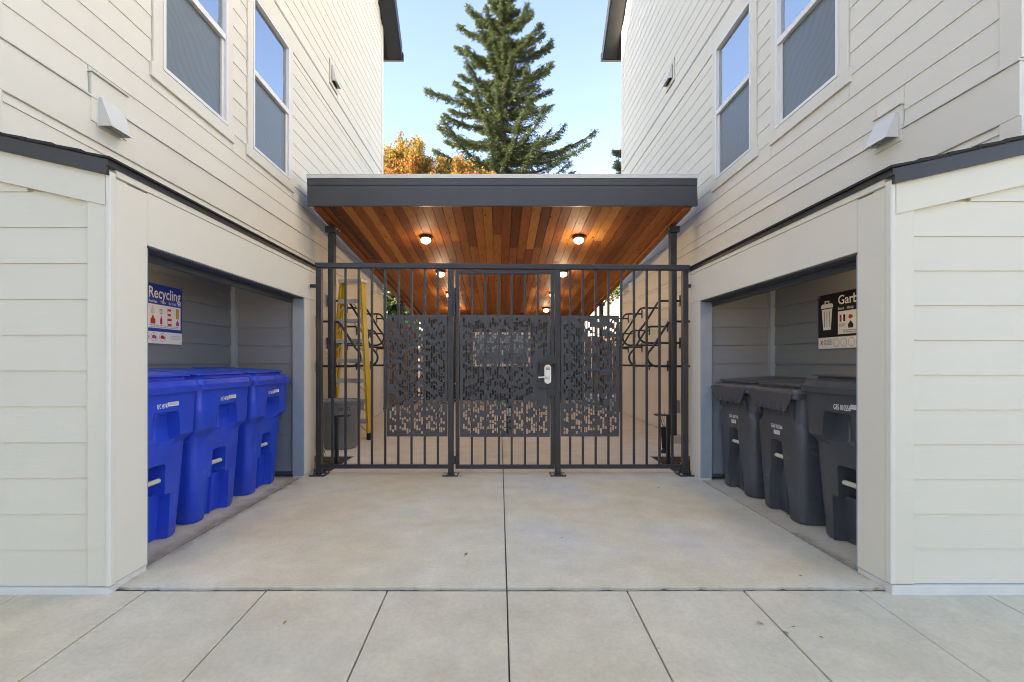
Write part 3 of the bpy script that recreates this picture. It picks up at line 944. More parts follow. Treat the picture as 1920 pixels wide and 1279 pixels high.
for s, xw in ((-1, -2.40), (1, 2.475)):
    MB().hexa([(xw-.045, .02, 3.199-.05), (xw+.045, .02, 3.199-.05), (xw+.045, 7.9, 3.149+CS*7.9), (xw-.045, 7.9, 3.149+CS*7.9),
               (xw-.045, .02, 3.197), (xw+.045, .02, 3.197), (xw+.045, 7.9, 3.197+CS*7.9), (xw-.045, 7.9, 3.197+CS*7.9)]).build('beam', M['cedar'], cp)
    for yp in (6.64, 11.3):
        zt = cz(yp)-.055
        cb('post', (xw-.045, yp-.045, .10), (xw+.045, yp+.045, zt-.10), M['blackmetal'], .006)
        cb('post_bracket', (xw-.075, yp-.075, zt-.10), (xw+.075, yp+.075, zt-.012), M['blackmetal'], .006)
        cb('post_footing', (xw-.13, yp-.13, -.01), (xw+.13, yp+.13, .10), M['slabdirty'], .01)
        for q in (-.05, .05):
            mb = MB().lathe([(.0, 0), (.012, 0), (.012, .02), (0, .02)], (xw-s*.077, yp+q-6.1, zt-.05), 6, 'x')
            mb.build('bolt', M['alu'], cp)
        if yp > 8:
            xwall = XL if s < 0 else XR
            yy = 9.7
            cb('rod_bracket', (xwall+(-s)*.022, yy-.07, cz(yy)-.22), (xwall+(-s)*.06, yy+.07, cz(yy)-.02), M['vinyl'])
            MB().tube([(xwall-s*.06, yy-6.1, cz(yy)-.16), (xw, yp-6.1-.04, cz(yp)-.10)], .014).build('tie_rod', M['alu'], cp, smooth=40)
MB().tube([(-2.235, .01, 3.185), (-2.205, 7.8, 3.185+CS*7.8)], .016, 8).build('conduit', M['rubber'], cp, smooth=40)

# ceiling lamps
def lamp():
    r = empty('ceiling_lamp')
    MB().lathe([(0, .0), (.092, .0), (.096, -.012), (.096, -.038), (.086, -.046), (.0, -.046)]).build('lamp_base', M['blackmetal'], r, smooth=40)
    MB().lathe([(.074, -.0465), (.078, -.062), (.066, -.092), (.036, -.112), (.0, -.118)]).build('lamp_globe', M['lampglobe'], r, smooth=60)
    cg = MB()
    for a in (0, 60, 120):
        pts = []
        for k in range(13):
            b = pi*k/12
            rr = .086*cos(b)
            pts.append((rr*cos(R(a)), rr*sin(R(a)), -.046-.080*sin(b)))
        cg.tube(pts, .0035, 5)
    ring = [(.077*cos(2*pi*k/20), .077*sin(2*pi*k/20), -.083) for k in range(21)]
    cg.tube(ring, .0035, 5)
    cg.build('lamp_cage', M['blackmetal'], r, smooth=60)
    return r
lproto = lamp()
rows = ['first row behind the fascia', 'second row, just under the fence rail', 'third row, beside the gate posts', 'fourth row, deepest under the roof']
first = True
for k, yl in enumerate((7.17, 8.96, 10.6, 12.2)):
    for side, xl in (('left', -1.14), ('right', 1.22)):
        o = lproto if first else copy_tree(lproto)
        first = False
        o.location = (xl, yl, cz(yl)-.001)
        o.rotation_euler = (-math.atan(-CS), 0, 0)
        tag(o, 'lit caged ceiling lamp on the %s, %s' % (side, rows[k]), 'lamp', 'caged lamps on the cedar ceiling')
        ld = bpy.data.lights.new('lamp', 'POINT'); ld.energy = 0.62; ld.color = (1, .84, .62); ld.shadow_soft_size = .07
        lo = bpy.data.objects.new('lamp_light', ld); COL.objects.link(lo); lo.parent = o
        lo.location = (0, 0, -.20)

# ================================================================== FENCE AND GATE
FY = 4.70
fence = empty('metal_fence', (0, FY, 0))
tag(fence, 'black metal picket fence with perforated panels either side of the gate', 'fence')
BM = M['blackmetal']
PM = plain('grey_perforated_sheet', (0.058, 0.060, 0.064), 0.42, var=0.08, scale=4)
FM = M['charcoal2'] = plain('black_fence_paint', (0.033, 0.035, 0.039), 0.38, var=0.10, scale=10, bstr=0.05, bscale=200)
def ztop(x):
    return 2.135-.0066*x
def fb(par, name, a, b, bevel=.002, mat=None):
    return MB().box(a, b).build(name, mat or FM, par, bevel=bevel)
MB().hexa([(-1.865, -.032, ztop(-1.865)-.052), (1.92, -.032, ztop(1.92)-.052), (1.92, .032, ztop(1.92)-.052), (-1.865, .032, ztop(-1.865)-.052),
           (-1.865, -.032, ztop(-1.865)), (1.92, -.032, ztop(1.92)), (1.92, .032, ztop(1.92)), (-1.865, .032, ztop(-1.865))]).build('top_rail', FM, fence, bevel=.006)
for x in (-1.826, -.494, .586, 1.875):
    fb(fence, 'post', (x-.028, -.028, .012), (x+.028, .028, ztop(x)-.0525), .004)
    p = fb(fence, 'base_plate', (x-.078, -.075, .0015), (x+.078, .075, .013), .002)
    for dx in (-.055, .055):
        for dy in (-.052, .052):
            MB().lathe([(.013, 0), (.013, .012), (0, .014)], (x+dx, dy, .013), 6).build('bolt', M['alu'], p)
for x0, x1 in ((-1.798, -.522), (.614, 1.847)):
    fb(fence, 'bottom_rail', (x0, -.02, .068), (x1, .02, .106))
    cnt = 9
    for k in range(1, cnt+1):
        x = x0-.03+(x1-x0+.06)*k/(cnt+1)
        fb(fence, 'baluster', (x-.0105, -.0105, .1065), (x+.0105, .0105, ztop(x)-.0525), 0)
# wall brackets
for x0, x1 in ((-1.915, -1.854), (1.903, 1.93)):
    fb(fence, 'wall_bracket', (x0, -.02, 1.895), (x1, .02, 1.93))

def perforated(x0, x1, z0, z1, th, seed, keep=None, shift=0):
    """a steel sheet cut through with rows of short and long slots; keep = (x, z, x, z) area left solid"""
    rnd = random.Random(seed)
    mb = MB()
    pitch, sw = .0245, .0180
    mx, mz = .020, .028
    n = int((x1-x0-2*mx+.007)/pitch)
    ox = x0+((x1-x0)-(n*pitch-.007))/2
    cols = []
    for i in range(n):
        a = ox+i*pitch
        holes = []
        z = z0+mz+rnd.choice((0, .014, .034, .05))
        while z < z1-mz-.03:
            hgt = rnd.choices((.027, .054, .075), (5, 4, 1))[0]
            if z+hgt > z1-mz:
                break
            if keep is None or not (a+sw > keep[0] and a < keep[2] and z+hgt > keep[1] and z < keep[3]):
                holes.append((z, z+hgt))
            z += hgt
            z += rnd.choices((.009, .036, .066, .095), (4, 4, 4, 2))[0]
        cols.append((a, a+sw, holes))
    fr, bk = -th, 0.0
    def q(xa, xb, za, zb_):
        mb.add([(xa, fr, za), (xb, fr, za), (xb, fr, zb_), (xa, fr, zb_)], [(0, 1, 2, 3)])
        mb.add([(xa, bk, za), (xb, bk, za), (xb, bk, zb_), (xa, bk, zb_)], [(3, 2, 1, 0)])
    px = x0
    for a, b, holes in cols:
        q(px, a, z0, z1)
        pz = z0
        for h0, h1 in holes:
            q(a, b, pz, h0)
            mb.add([(a, fr, h0), (b, fr, h0), (b, fr, h1), (a, fr, h1), (a, bk, h0), (b, bk, h0), (b, bk, h1), (a, bk, h1)],
                   [(0, 4, 5, 1), (1, 5, 6, 2), (2, 6, 7, 3), (3, 7, 4, 0)])
            pz = h1
        q(a, b, pz, z1)
        px = b
    q(px, x1, z0, z1)
    mb.add([(x0, fr, z0), (x1, fr, z0), (x1, fr, z1), (x0, fr, z1), (x0, bk, z0), (x1, bk, z0), (x1, bk, z1), (x0, bk, z1)],
           [(0, 4, 5, 1), (1, 5, 6, 2), (2, 6, 7, 3), (3, 7, 4, 0)])
    return mb
def shiftmb(mb, dx=0, dy=0, dz=0):
    mb.v = [(x+dx, y+dy, z+dz) for x, y, z in mb.v]
    return mb
shiftmb(perforated(-1.140, -.528, .392, 1.622, .003, 5), 0, -.0115).build('perforated_panel', PM, fence)
shiftmb(perforated(.620, 1.205, .392, 1.614, .003, 6), 0, -.0115).build('perforated_panel', PM, fence)

gate = empty('metal_gate', (-.45, FY, 0))
tag(gate, 'black metal gate with perforated sheet and silver keypad lock', 'gate')
gx = lambda x: x+.45
def gb(name, a, b, bevel=.002, mat=None):
    return MB().box((gx(a[0]), a[1], a[2]), (gx(b[0]), b[1], b[2])).build(name, mat or FM, gate, bevel=bevel)
gb('stile', (-.446, -.02, .066), (-.408, .02, 2.070), .003)
gb('stile', (.515, -.02, .066), (.553, .02, 2.070), .003)
gb('frame_rail', (-.4075, -.02, 2.034), (.5145, .02, 2.070), .003)
gb('frame_rail', (-.4075, -.02, .066), (.5145, .02, .104), .003)
for x in (-.2815, -.146, -.008, .1215, .2565, .386):
    gb('baluster', (x-.0105, -.0105, .1045), (x+.0105, .0105, 2.0335), 0)
shiftmb(perforated(-.400, .508, .388, 1.622, .003, 11, keep=(.345, .76, .6, 1.20)), .45, -.0115).build('perforated_panel', PM, gate)
# lock box with hood
gb('lock_plate', (.386, -.034, .880), (.552, -.0205, 1.150), .003)
gb('lock_plate', (.480, -.030, .800), (.575, -.0205, 1.215), .002)
hd = MB()
hd.box((gx(.392), -.085, 1.128), (gx(.548), -.0345, 1.140))
for x in (.392, .540):
    hd.prism([(-.085, 1.1275), (-.0345, 1.1275), (-.0345, 1.03)], 0, gx(x), gx(x+.008))
hd.build('lock_hood', FM, gate)
lk = MB()
esc = []
for k in range(24):
    a = 2*pi*k/24
    esc.append((gx(.481)+.034*cos(a), 1.022+(.062 if sin(a) > 0 else -.062)+.034*sin(a)))
lk.prism([(u, w) for u, w in esc], 1, -.060, -.0345)
lock = lk.build('keypad_lock', M['nickel'], gate, smooth=40)
bt = MB()
for i in range(4):
    for j in range(3):
        bt.box((gx(.463+i*.0105), -.0625, 1.066+j*.012), (gx(.463+i*.0105)+.0065, -.0602, 1.066+j*.012+.0065))
bt.build('keypad_button', M['rubber'], lock)
lv = MB()
lv.lathe([(0, -.085), (.022, -.085), (.022, -.0602)], (gx(.488), 0, .995), 20, 'y')
lv.tube([(gx(.488), -.095, .995), (gx(.44), -.097, .993), (gx(.383), -.094, .990)], [.013, .012, .010], 10)
lv.lathe([(0, -.10), (.015, -.10), (.015, -.084)], (gx(.488), 0, .995), 16, 'y')
lv.build('lock_lever', M['nickel'], lock, smooth=40)
# hinges
for z0, z1 in ((1.61, 1.89), (.12, .20)):
    h = MB().tube([(gx(-.458), -.036, z0), (gx(-.458), -.036, z1)], .014, 10)
    h.box((gx(-.49), -.0345, z0+.01), (gx(-.455), -.0285, z1-.15*(z1-z0)))
    h.box((gx(-.455), -.0345, z0+.5*(z1-z0)), (gx(-.415), -.0205, z1-.01))
    h.build('hinge', FM, gate, smooth=40)

# ================================================================== CARTS
def rr_loop(w, f, b, r, cols, z):
    """counter-clockwise outline: back-left -> back-right -> front with columns -> closed; x = front"""
    pts = []
    k = 4
    # back right corner to front: go along y=-w side (near), then front, then far side
    def arc(cx, cy, a0, a1):
        for i in range(k+1):
            a = a0+(a1-a0)*i/k
            pts.append((cx+r*cos(a), cy+r*sin(a), z))
    arc(b+r, -w+r, pi, 1.5*pi)
    fo = cols[0][1]
    arc(f+fo-r, -w+r, 1.5*pi, 2*pi)
    for y, o in cols:
        pts.append((f+o, y, z))
    arc(f+fo-r, w-r, 0, .5*pi)
    arc(b+r, w-r, .5*pi, pi)
    return pts

def loft(mb, loops, cap0=True, cap1=True):
    o = len(mb.v)
    n = len(loops[0])
    for lp_ in loops:
        mb.v += lp_
    for i in range(len(loops)-1):
        for k in range(n):
            k2 = (k+1) % n
            mb.f.append((o+i*n+k, o+i*n+k2, o+(i+1)*n+k2, o+(i+1)*n+k))
    if cap0: mb.f.append(tuple(o+k for k in range(n-1, -1, -1)))
    if cap1: mb.f.append(tuple(o+(len(loops)-1)*n+k for k in range(n)))
    return mb

def cols(e, ol, oc, rib=0.0, d=.012):
    d = min(d, e*.4)
    return [(-e-d, ol), (-e+d*.2, oc), (-.010, oc), (-.006, oc+rib), (.006, oc+rib), (.010, oc), (e-d*.2, oc), (e+d, ol)]

def cart_wide(mat, name, tail):
    c = empty(name)
    L = []
    def lv(z, w, f, e, ol, oc, rib=0.0, r=.06, b=-.235):
        L.append(rr_loop(w, f, b, r, cols(e, ol, oc, rib), z))
    lv(.004, .243, .228, .13, 0, -.062, .018)
    lv(.02, .252, .236, .13, 0, -.065, .018)
    lv(.285, .268, .252, .125, 0, -.062, .018)
    lv(.300, .269, .253, .122, 0, -.060, .018)
    lv(.302, .269, .253, .072, 0, -.105)
    lv(.340, .271, .255, .072, 0, -.105)
    lv(.485, .279, .263, .068, 0, -.105)
    lv(.498, .280, .264, .058, 0, -.100)
    lv(.501, .280, .264, .050, 0, -.0005)
    lv(.620, .287, .270, .105, 0, 0)
    lv(.645, .296, .271, .122, .018, 0, .002)
    lv(.655, .300, .271, .122, .032, -.012, .002)
    lv(.675, .306, .272, .124, .046, -.022, .006)
    lv(.800, .311, .276, .106, .048, -.022, .008)
    lv(.822, .312, .277, .098, .048, -.012, .004)
    lv(.832, .312, .277, .090, .046, .0445)
    lv(.950, .318, .282, .080, .046, .0455, b=-.25)
    loft(MB(), L).build('body', mat, c, smooth=32)
    K = [(y, 0) for y in (-.2, -.1, -.01, -.005, .005, .01, .1, .2)]
    lid = [rr_loop(w, f, b, r, K, z) for z, w, f, b, r in
           ((.948, .322, .345, -.262, .05), (.986, .328, .352, -.265, .05), (.989, .316, .338, -.258, .05), (1.022, .310, .330, -.255, .05),
            (1.026, .268, .285, -.24, .045), (1.050, .262, .278, -.24, .045), (1.0505, .286, .303, -.25, .04), (1.058, .285, .302, -.25, .04),
            (1.063, .272, .288, -.24, .04))]
    lid[-1] = [(x, y, 1.064+.034*(.288-x)/.528) for x, y, z in lid[-1]]
    loft(MB(), lid).build('lid', mat, c, smooth=32)
    MB().tube([(.225, -.071, .392), (.225, .071, .392)], .0155, 12).build('lift_bar', M['creambar'], c, smooth=40)
    for s in (-1, 1):
        MB().lathe([(0, -.025), (.10, -.025), (.11, -.015), (.11, .015), (.10, .025), (0, .025)], (-.19, s*.215, .112), 20, 'y').build('wheel', M['rubber'], c, smooth=40)
    return c

def cart_hood(mat, name):
    c = empty(name)
    L = []
    def lv(z, w, f, e, ol, oc, rib=0.0, r=.07, b=-.235):
        L.append(rr_loop(w, f, b, r, cols(e, ol, oc, rib), z))
    lv(.004, .242, .226, .115, 0, -.060, .014)
    lv(.02, .250, .236, .115, 0, -.065, .014)
    lv(.19, .258, .246, .112, 0, -.064, .014)
    lv(.26, .262, .250, .098, 0, -.070, .012)
    lv(.33, .266, .253, .078, 0, -.085, .010)
    lv(.40, .270, .256, .070, 0, -.095)
    lv(.525, .278, .262, .062, 0, -.085)
    lv(.556, .280, .264, .052, 0, -.03)
    lv(.562, .280, .264, .048, 0, 0)
    lv(.66, .286, .268, .10, 0, 0)
    lv(.675, .284, .268, .10, 0, 0)
    lv(.715, .268, .262, .10, .0, 0, r=.10)
    lv(.90, .276, .270, .10, 0, 0, r=.10)
    lv(.925, .276, .272, .10, 0, 0, r=.10)
    loft(MB(), L).build('body', mat, c, smooth=32)
    K = [(y, 0) for y in (-.2, -.1, -.01, -.005, .005, .01, .1, .2)]
    lid = [rr_loop(w, f, b, r, K, z) for z, w, f, b, r in
           ((.884, .300, .318, -.262, .05), (.922, .304, .322, -.265, .05), (.925, .292, .308, -.258, .05), (.950, .286, .300, -.255, .05),
            (.953, .246, .258, -.24, .045), (.970, .242, .254, -.24, .045), (.9705, .264, .276, -.25, .04), (.977, .263, .275, -.25, .04),
            (.981, .252, .262, -.24, .04))]
    lid[-1] = [(x, y, .982+.030*(.262-x)/.502) for x, y, z in lid[-1]]
    loft(MB(), lid).build('lid', mat, c, smooth=32)
    # sloping apron along the front edge of the lid, with short stiffening ribs
    ap = MB()
    w0, w1 = .296, .205
    ap.hexa([(.308, -w1, .795), (.318, -w1, .795), (.318, w1, .795), (.308, w1, .795),
             (.316, -w0, .920), (.328, -w0, .920), (.328, w0, .920), (.316, w0, .920)])
    ap.build('apron', mat, c, bevel=.003)
    rb = MB()
    for k in range(6):
        y = -.16+.064*k
        rb.hexa([(.3175, y-.004, .796), (.325, y-.004, .796), (.325, y+.004, .796), (.3175, y+.004, .796),
                 (.3215, y-.002, .842), (.323, y-.002, .842), (.323, y+.002, .842), (.3215, y+.002, .842)])
    rb.build('apron_rib', mat, c)
    for y in (-.215, -.10, .10, .215):
        MB().prism([(.262, .735), (.266, .735), (.306, .86), (.262, .86)], 1, y-.006, y+.006).build('gusset', mat, c)
    MB().tube([(.222, -.070, .435), (.222, .070, .435)], .0150, 12).build('lift_bar', M['creambar'], c, smooth=40)
    for s in (-1, 1):
        MB().lathe([(0, -.025), (.10, -.025), (.11, -.015), (.11, .015), (.10, .025), (0, .025)], (-.19, s*.212, .112), 20, 'y').build('wheel', M['rubber'], c, smooth=40)
    return c

def barcode(par, x, y0, z0, w, h):
    MB().box((x, y0, z0), (x+.0006, y0+w, z0+h)).build('label_sticker', M['white'], par)
    mb = MB()
    rnd = random.Random(int(w*1e5))
    y = y0+w*.08
    while y < y0+w*.9:
        b = rnd.choice((.0012, .0018, .003))
        mb.box((x+.0007, y, z0+h*.2), (x+.0010, y+b, z0+h*.95))
        y += b+rnd.choice((.0015, .0025))
    mb.build('barcode', M['printgrey'], par)

blue = cart_wide(M['bluebin'], 'recycling_cart', '')
bspec = [(2.852, 'RFC 48747', 'blue recycling cart nearest the street, half hidden by the cream pillar'),
         (3.500, 'RFC 48742', 'blue recycling cart in the middle of the row of three'),
         (4.195, 'RFC 48746', 'blue recycling cart farthest in, next to the grey jamb')]
for i, (y, num, lab) in enumerate(bspec):
    o = blue if i == 0 else copy_tree(blue)
    o.location = (-2.372+random.uniform(-.006, .006), y, 0)
    o.rotation_euler = (0, 0, R((1.2, -.8, .6)[i]))
    tag(o, lab, 'recycling cart', 'blue recycling carts in the left shelter')
for i, (y, num, lab) in enumerate(bspec):
    o = [c for c in bpy.data.objects if c.get('label') == lab][0]
    text(o, 'lettering', num, .040, (.3245, -.085, .858), (0, 1, 0), (.02, 0, 1), M['white'], width=.095)
    barcode(o, .3262, .012, .866, .095, .026)

def yflip(y):
    return y
cb3 = cart_wide(M['blackbin'], 'garbage_cart', '')
cb3.location = (2.375, 2.825, 0); cb3.rotation_euler = (0, 0, pi+R(1.0))
tag(cb3, 'charcoal garbage cart with plain rimmed lid, nearest the street by the pillar', 'garbage cart', 'charcoal garbage carts in the right shelter')
text(cb3, 'lettering', 'G85 010556', .046, (.3245, .020, .853), (0, 1, 0), (.02, 0, 1), M['white'], width=.135)
barcode(cb3, .3262, .158, .866, .095, .026)
for o in kids(cb3):
    if o.name.startswith(('lettering', 'label_sticker', 'barcode')):
        o.location.y = -.05
hb = cart_hood(M['blackbin'], 'garbage_cart')
hspec = [(3.470, 'G65 005366', 'charcoal garbage cart with ribbed lid apron, between the other two carts', -1.4),
         (4.120, 'G65 009740', 'charcoal garbage cart with ribbed lid apron, farthest in beside the grey jamb', 1.5)]
for i, (y, num, lab, rz) in enumerate(hspec):
    o = hb if i == 0 else copy_tree(hb)
    o.location = (2.335, y, 0)
    o.rotation_euler = (0, 0, pi+R(rz))
    tag(o, lab, 'garbage cart', 'charcoal garbage carts in the right shelter')
    hspec[i] = (o, num)
for o, num in hspec:
    text(o, 'lettering', num, .040, (.2695, -.055, .650), (0, 1, 0), (.03, 0, 1), M['white'], width=.145)
    barcode(o, .2695, -.02, .605, .075, .030)

# ================================================================== SIGNS
def sign_root(name, loc, ux, label):
    r = bpy.data.objects.new(name, None)
    COL.objects.link(r)
    ux = V(ux); uy = V((0, 0, 1)); n = ux.cross(uy)
    r.matrix_basis = Matrix(((ux.x, uy.x, n.x, loc[0]), (ux.y, uy.y, n.y, loc[1]), (ux.z, uy.z, n.z, loc[2]), (0, 0, 0, 1)))
    tag(r, label, 'sign', 'bin sorting signs')
    return r
def sb(par, name, u0, v0, u1, v1, mat, d0=.0025, d1=.0030):
    return MB().box((u0, v0, d0), (u1, v1, d1)).build(name, mat, par)
def poly(par, name, pts, mat, d0=.0032, d1=.0036):
    return MB().prism(pts, 2, d0, d1).build(name, mat, par)
def disc(par, name, cu, cv, r, mat, d0=.0032, d1=.0036, seg=18):
    return poly(par, name, [(cu+r*cos(2*pi*k/seg), cv+r*sin(2*pi*k/seg)) for k in range(seg)], mat, d0, d1)

def bottle(par, u, v, w, h, mat):
    poly(par, 'bottle_picture', [(u-w/2, v), (u+w/2, v), (u+w/2, v+h*.55), (u+w*.18, v+h*.8), (u+w*.18, v+h), (u-w*.18, v+h), (u-w*.18, v+h*.8), (u-w/2, v+h*.55)], mat)
def can(par, u, v, w, h, mat, mat2=None):
    poly(par, 'can_picture', [(u-w*.42, v), (u+w*.42, v), (u+w/2, v+h), (u-w/2, v+h)], mat)
    if mat2:
        poly(par, 'can_picture', [(u-w*.40, v+h*.3), (u+w*.41, v+h*.3), (u+w*.43, v+h*.68), (u-w*.43, v+h*.68)], mat2, .0037, .0040)

# recycling sign: local u runs to the right (away from the street), v up; its street end is hidden behind the pillar
s1 = sign_root('recycling_sign', (XL+.022, 3.20, 1.285), (0, 1, 0), 'blue Recycling sign with pictures of bottles and cans on the grey back wall')
sb(s1, 'backing', 0, 0, .64, .455, M['white'], 0, .0024)
sb(s1, 'blue_field', 0, .092, .64, .455, M['signblue'])
text(s1, 'lettering', 'Recycling', .118, (.272, .350, .0032), (1, 0, 0), (0, 1, 0), M['white'], width=.345)
for u, s_, w in ((.275, 'Reciclaje', .085), (.395, 'Утиль', .06), (.485, 'Rác Tái chế', .085), (.59, '回收', .033)):
    text(s1, 'lettering', s_, .030, (u, .312, .0032), (1, 0, 0), (0, 1, 0), M['white'], width=w)
sb(s1, 'picture_field', .262, .118, .622, .300, M['white'], .0031, .0034)
bottle(s1, .315, .225, .036, .062, M['palegrey'])
can(s1, .402, .228, .034, .042, M['printgrey'], M['palegrey'])
can(s1, .492, .222, .042, .055, M['red'], M['white'])
poly(s1, 'carton_picture', [(.567, .205), (.600, .205), (.600, .285), (.567, .288)], M['yellowprint'])
bottle(s1, .318, .150, .050, .062, M['red'])
bottle(s1, .404, .150, .024, .068, M['red'])
can(s1, .495, .145, .050, .056, M['red'], M['white'])
bottle(s1, .586, .150, .034, .045, M['pink'])
for v, s_ in ((.137, 'Plastic bottles, plastic round containers, metal,'), (.124, 'paper & flattened cardboard, cartons & tins')):
    text(s1, 'lettering', s_, .012, (.285, v, .0034), (1, 0, 0), (0, 1, 0), M['signblue'], width=.31)
for u, m in ((.255, M['printgrey']), (.330, M['pink']), (.418, M['red'])):
    disc(s1, 'ring_picture', u, .050, .034, M['printgrey'])
    disc(s1, 'ring_picture', u, .050, .030, M['white'], .0037, .0039)
    poly(s1, 'waste_picture', [(u-.022, .04), (u+.02, .035), (u+.024, .055), (u-.005, .068), (u-.022, .058)], m, .0040, .0042)
for v in (.062, .050, .038):
    text(s1, 'lettering', 'Portland area waste', .010, (.510, v, .0032), (1, 0, 0), (0, 1, 0), M['printgrey'], width=.10)
for u, v in ((.625, .44), (.625, .015), (.015, .44), (.015, .015)):
    disc(s1, 'screw', u, v, .005, M['alu'], .0032, .005, 8)

XS = 2.66-.022
s2 = sign_root('garbage_sign', (XS, 3.836, 1.250), (0, -1, 0), 'black Garbage sign with white bin symbol on the grey back wall')
sb(s2, 'backing', 0, 0, .64, .435, M['white'], 0, .0024)
sb(s2, 'black_field', 0, .090, .64, .435, M['signblack'])
text(s2, 'lettering', 'Garbage', .100, (.222, .340, .0032), (1, 0, 0), (0, 1, 0), M['white'], width=.33)
for u, s_, w in ((.222, 'Basura', .065), (.315, 'Мусор', .065), (.41, 'Rác', .04), (.49, '垃圾', .04)):
    text(s2, 'lettering', s_, .028, (u, .298, .0032), (1, 0, 0), (0, 1, 0), M['white'], width=w)
# bin symbol
poly(s2, 'bin_symbol', [(.058, .150), (.143, .150), (.160, .318), (.041, .318)], M['white'])
poly(s2, 'bin_symbol', [(.030, .326), (.171, .326), (.168, .350), (.150, .360), (.051, .360), (.033, .350)], M['white'])
poly(s2, 'bin_symbol', [(.074, .3605), (.084, .3605), (.084, .374), (.117, .374), (.117, .3605), (.127, .3605), (.127, .384), (.074, .384)], M['white'])
for u, k in ((.072, .004), (.0985, 0), (.124, -.004)):
    poly(s2, 'bin_symbol', [(u, .172), (u+.005, .172), (u+.005-k, .300), (u-k, .300)], M['signblack'], .0037, .0039)
sb(s2, 'picture_field', .222, .108, .60, .285, M['white'], .0031, .0034)
can(s2, .250, .205, .022, .052, M['red']); can(s2, .288, .205, .022, .052, M['signblack'])
poly(s2, 'waste_picture', [(.330, .23), (.352, .218), (.376, .232), (.366, .25), (.338, .252)], M['red'])
poly(s2, 'tray_picture', [(.238, .165), (.292, .165), (.305, .190), (.226, .190)], M['palegrey'])
poly(s2, 'bag_picture', [(.328, .152), (.378, .152), (.380, .178), (.360, .200), (.352, .208), (.344, .198), (.326, .178)], M['signblack'])
for u, m in ((.43, M['yellowprint']), (.50, M['printgrey']), (.56, M['pink'])):
    can(s2, u, .160, .035, .07, m)
for v, s_ in ((.132, 'All garbage must be bagged.'), (.118, 'No hazardous waste or liquids.')):
    text(s2, 'lettering', s_, .013, (.280, v, .0034), (1, 0, 0), (0, 1, 0), M['signblack'], width=.22)
text(s2, 'lettering', 'x', .075, (.026, .030, .0032), (1, 0, 0), (0, 1, 0), M['red'], width=.032)
for v in (.066, .054, .042, .030):
    text(s2, 'lettering', 'No TVs, computers, liquids', .011, (.068, v, .0032), (1, 0, 0), (0, 1, 0), M['signblack'], width=.085)
for u, m in ((.205, M['red']), (.283, M['printgrey']), (.362, M['yellowprint']), (.44, M['palegrey'])):
    disc(s2, 'ring_picture', u, .046, .033, M['printgrey'])
    disc(s2, 'ring_picture', u, .046, .029, M['white'], .0037, .0039)
    can(s2, u, .028, .026, .036, m)
for u, v in ((.015, .42), (.015, .015)):
    disc(s2, 'screw', u, v, .005, M['alu'], .0032, .005, 8)

# ================================================================== BIKE RACKS ON THE ALLEY WALLS
def rack():
    """local +x points away from the wall; origin on the wall at the height of the lower arm"""
    r = empty('bike_rack')
    pts = [(0, 0, .645), (.27, 0, .645)]
    for k in range(1, 6):
        a = pi/2-R(62)*k/5
        pts.append((.27+.10*cos(a), 0, .545+.10*sin(a)))
    pts.append((.555, 0, .275))
    for k in range(0, 9):
        a = R(28)-R(118)*k/8
        pts.append((.500+.135*cos(a), 0, .135+.135*sin(a)))
    pts.append((0, 0, 0))
    MB().tube(pts, .0165, 10).build('hoop', M['blackmetal'], r, smooth=50)
    for z in (.0, .645):
        mb = MB().box((.0, -.022, z-.085), (.010, .022, z+.085))
        mb.build('wall_plate', M['blackmetal'], r, bevel=.002)
    return r
rp = rack()
ord_ = ['nearest the fence', 'second from the fence', 'third from the fence', 'farthest from the fence']
first = True
for side, xw, rz in (('left', XL+.016, 0.0), ('right', XR-.016, pi)):
    for tier, z0, ys in (('upper', 1.437, (7.1, 8.02, 9.0, 9.95)), ('lower', 1.085, (6.68, 7.62, 8.55, 9.47))):
        for k, y in enumerate(ys):
            o = rp if first else copy_tree(rp)
            first = False
            o.location = (xw, y, z0)
            o.rotation_euler = (0, 0, rz)
            tag(o, 'black tube bike rack hoop on the %s wall, %s tier, %s' % (side, tier, ord_[k]), 'bike rack', 'wall bike racks along the alley')

# ================================================================== LADDER
ld_ = empty('step_ladder', (-2.265, 6.94, 0), R(-14))
tag(ld_, 'yellow fibreglass step ladder folded up against the left wall', 'ladder')
HT = 2.40
def half(z):                                   # half width of the ladder at height z
    return .360-(.360-.175)*z/HT
def lean(z):
    return .10*z/HT
for s in (-1, 1):
    # front channel rail: web and two flanges
    w = MB()
    for dx0, dx1, dy0, dy1 in ((-.004, .004, -.045, .045), (-.004, .028, -.045, -.037), (-.004, .028, .037, .045)):
        a, b = (dx0, dx1) if s < 0 else (-dx1, -dx0)
        h0, h1 = s*half(.04), s*half(HT-.06)
        l0, l1 = lean(.04), lean(HT-.06)
        w.hexa([(h0+a, l0+dy0, .04), (h0+b, l0+dy0, .04), (h0+b, l0+dy1, .04), (h0+a, l0+dy1, .04),
                (h1+a, l1+dy0, HT-.06), (h1+b, l1+dy0, HT-.06), (h1+b, l1+dy1, HT-.06), (h1+a, l1+dy1, HT-.06)])
    w.build('side_rail', M['yellow'], ld_)
    w = MB()
    h0, h1 = s*(half(.04)-.03), s*(half(HT-.06)-.03)
    w.hexa([(h0-.012, .10, .04), (h0+.012, .10, .04), (h0+.012, .15, .04), (h0-.012, .15, .04),
            (h1-.012, lean(HT)+.05, HT-.06), (h1+.012, lean(HT)+.05, HT-.06), (h1+.012, lean(HT)+.10, HT-.06), (h1-.012, lean(HT)+.10, HT-.06)])
    w.build('rear_rail', M['yellow'], ld_)
    w = MB().box((s*half(0)-.03, -.055, 0), (s*half(0)+.03, .05, .10))
    w.build('foot', M['rubber'], ld_, bevel=.01)
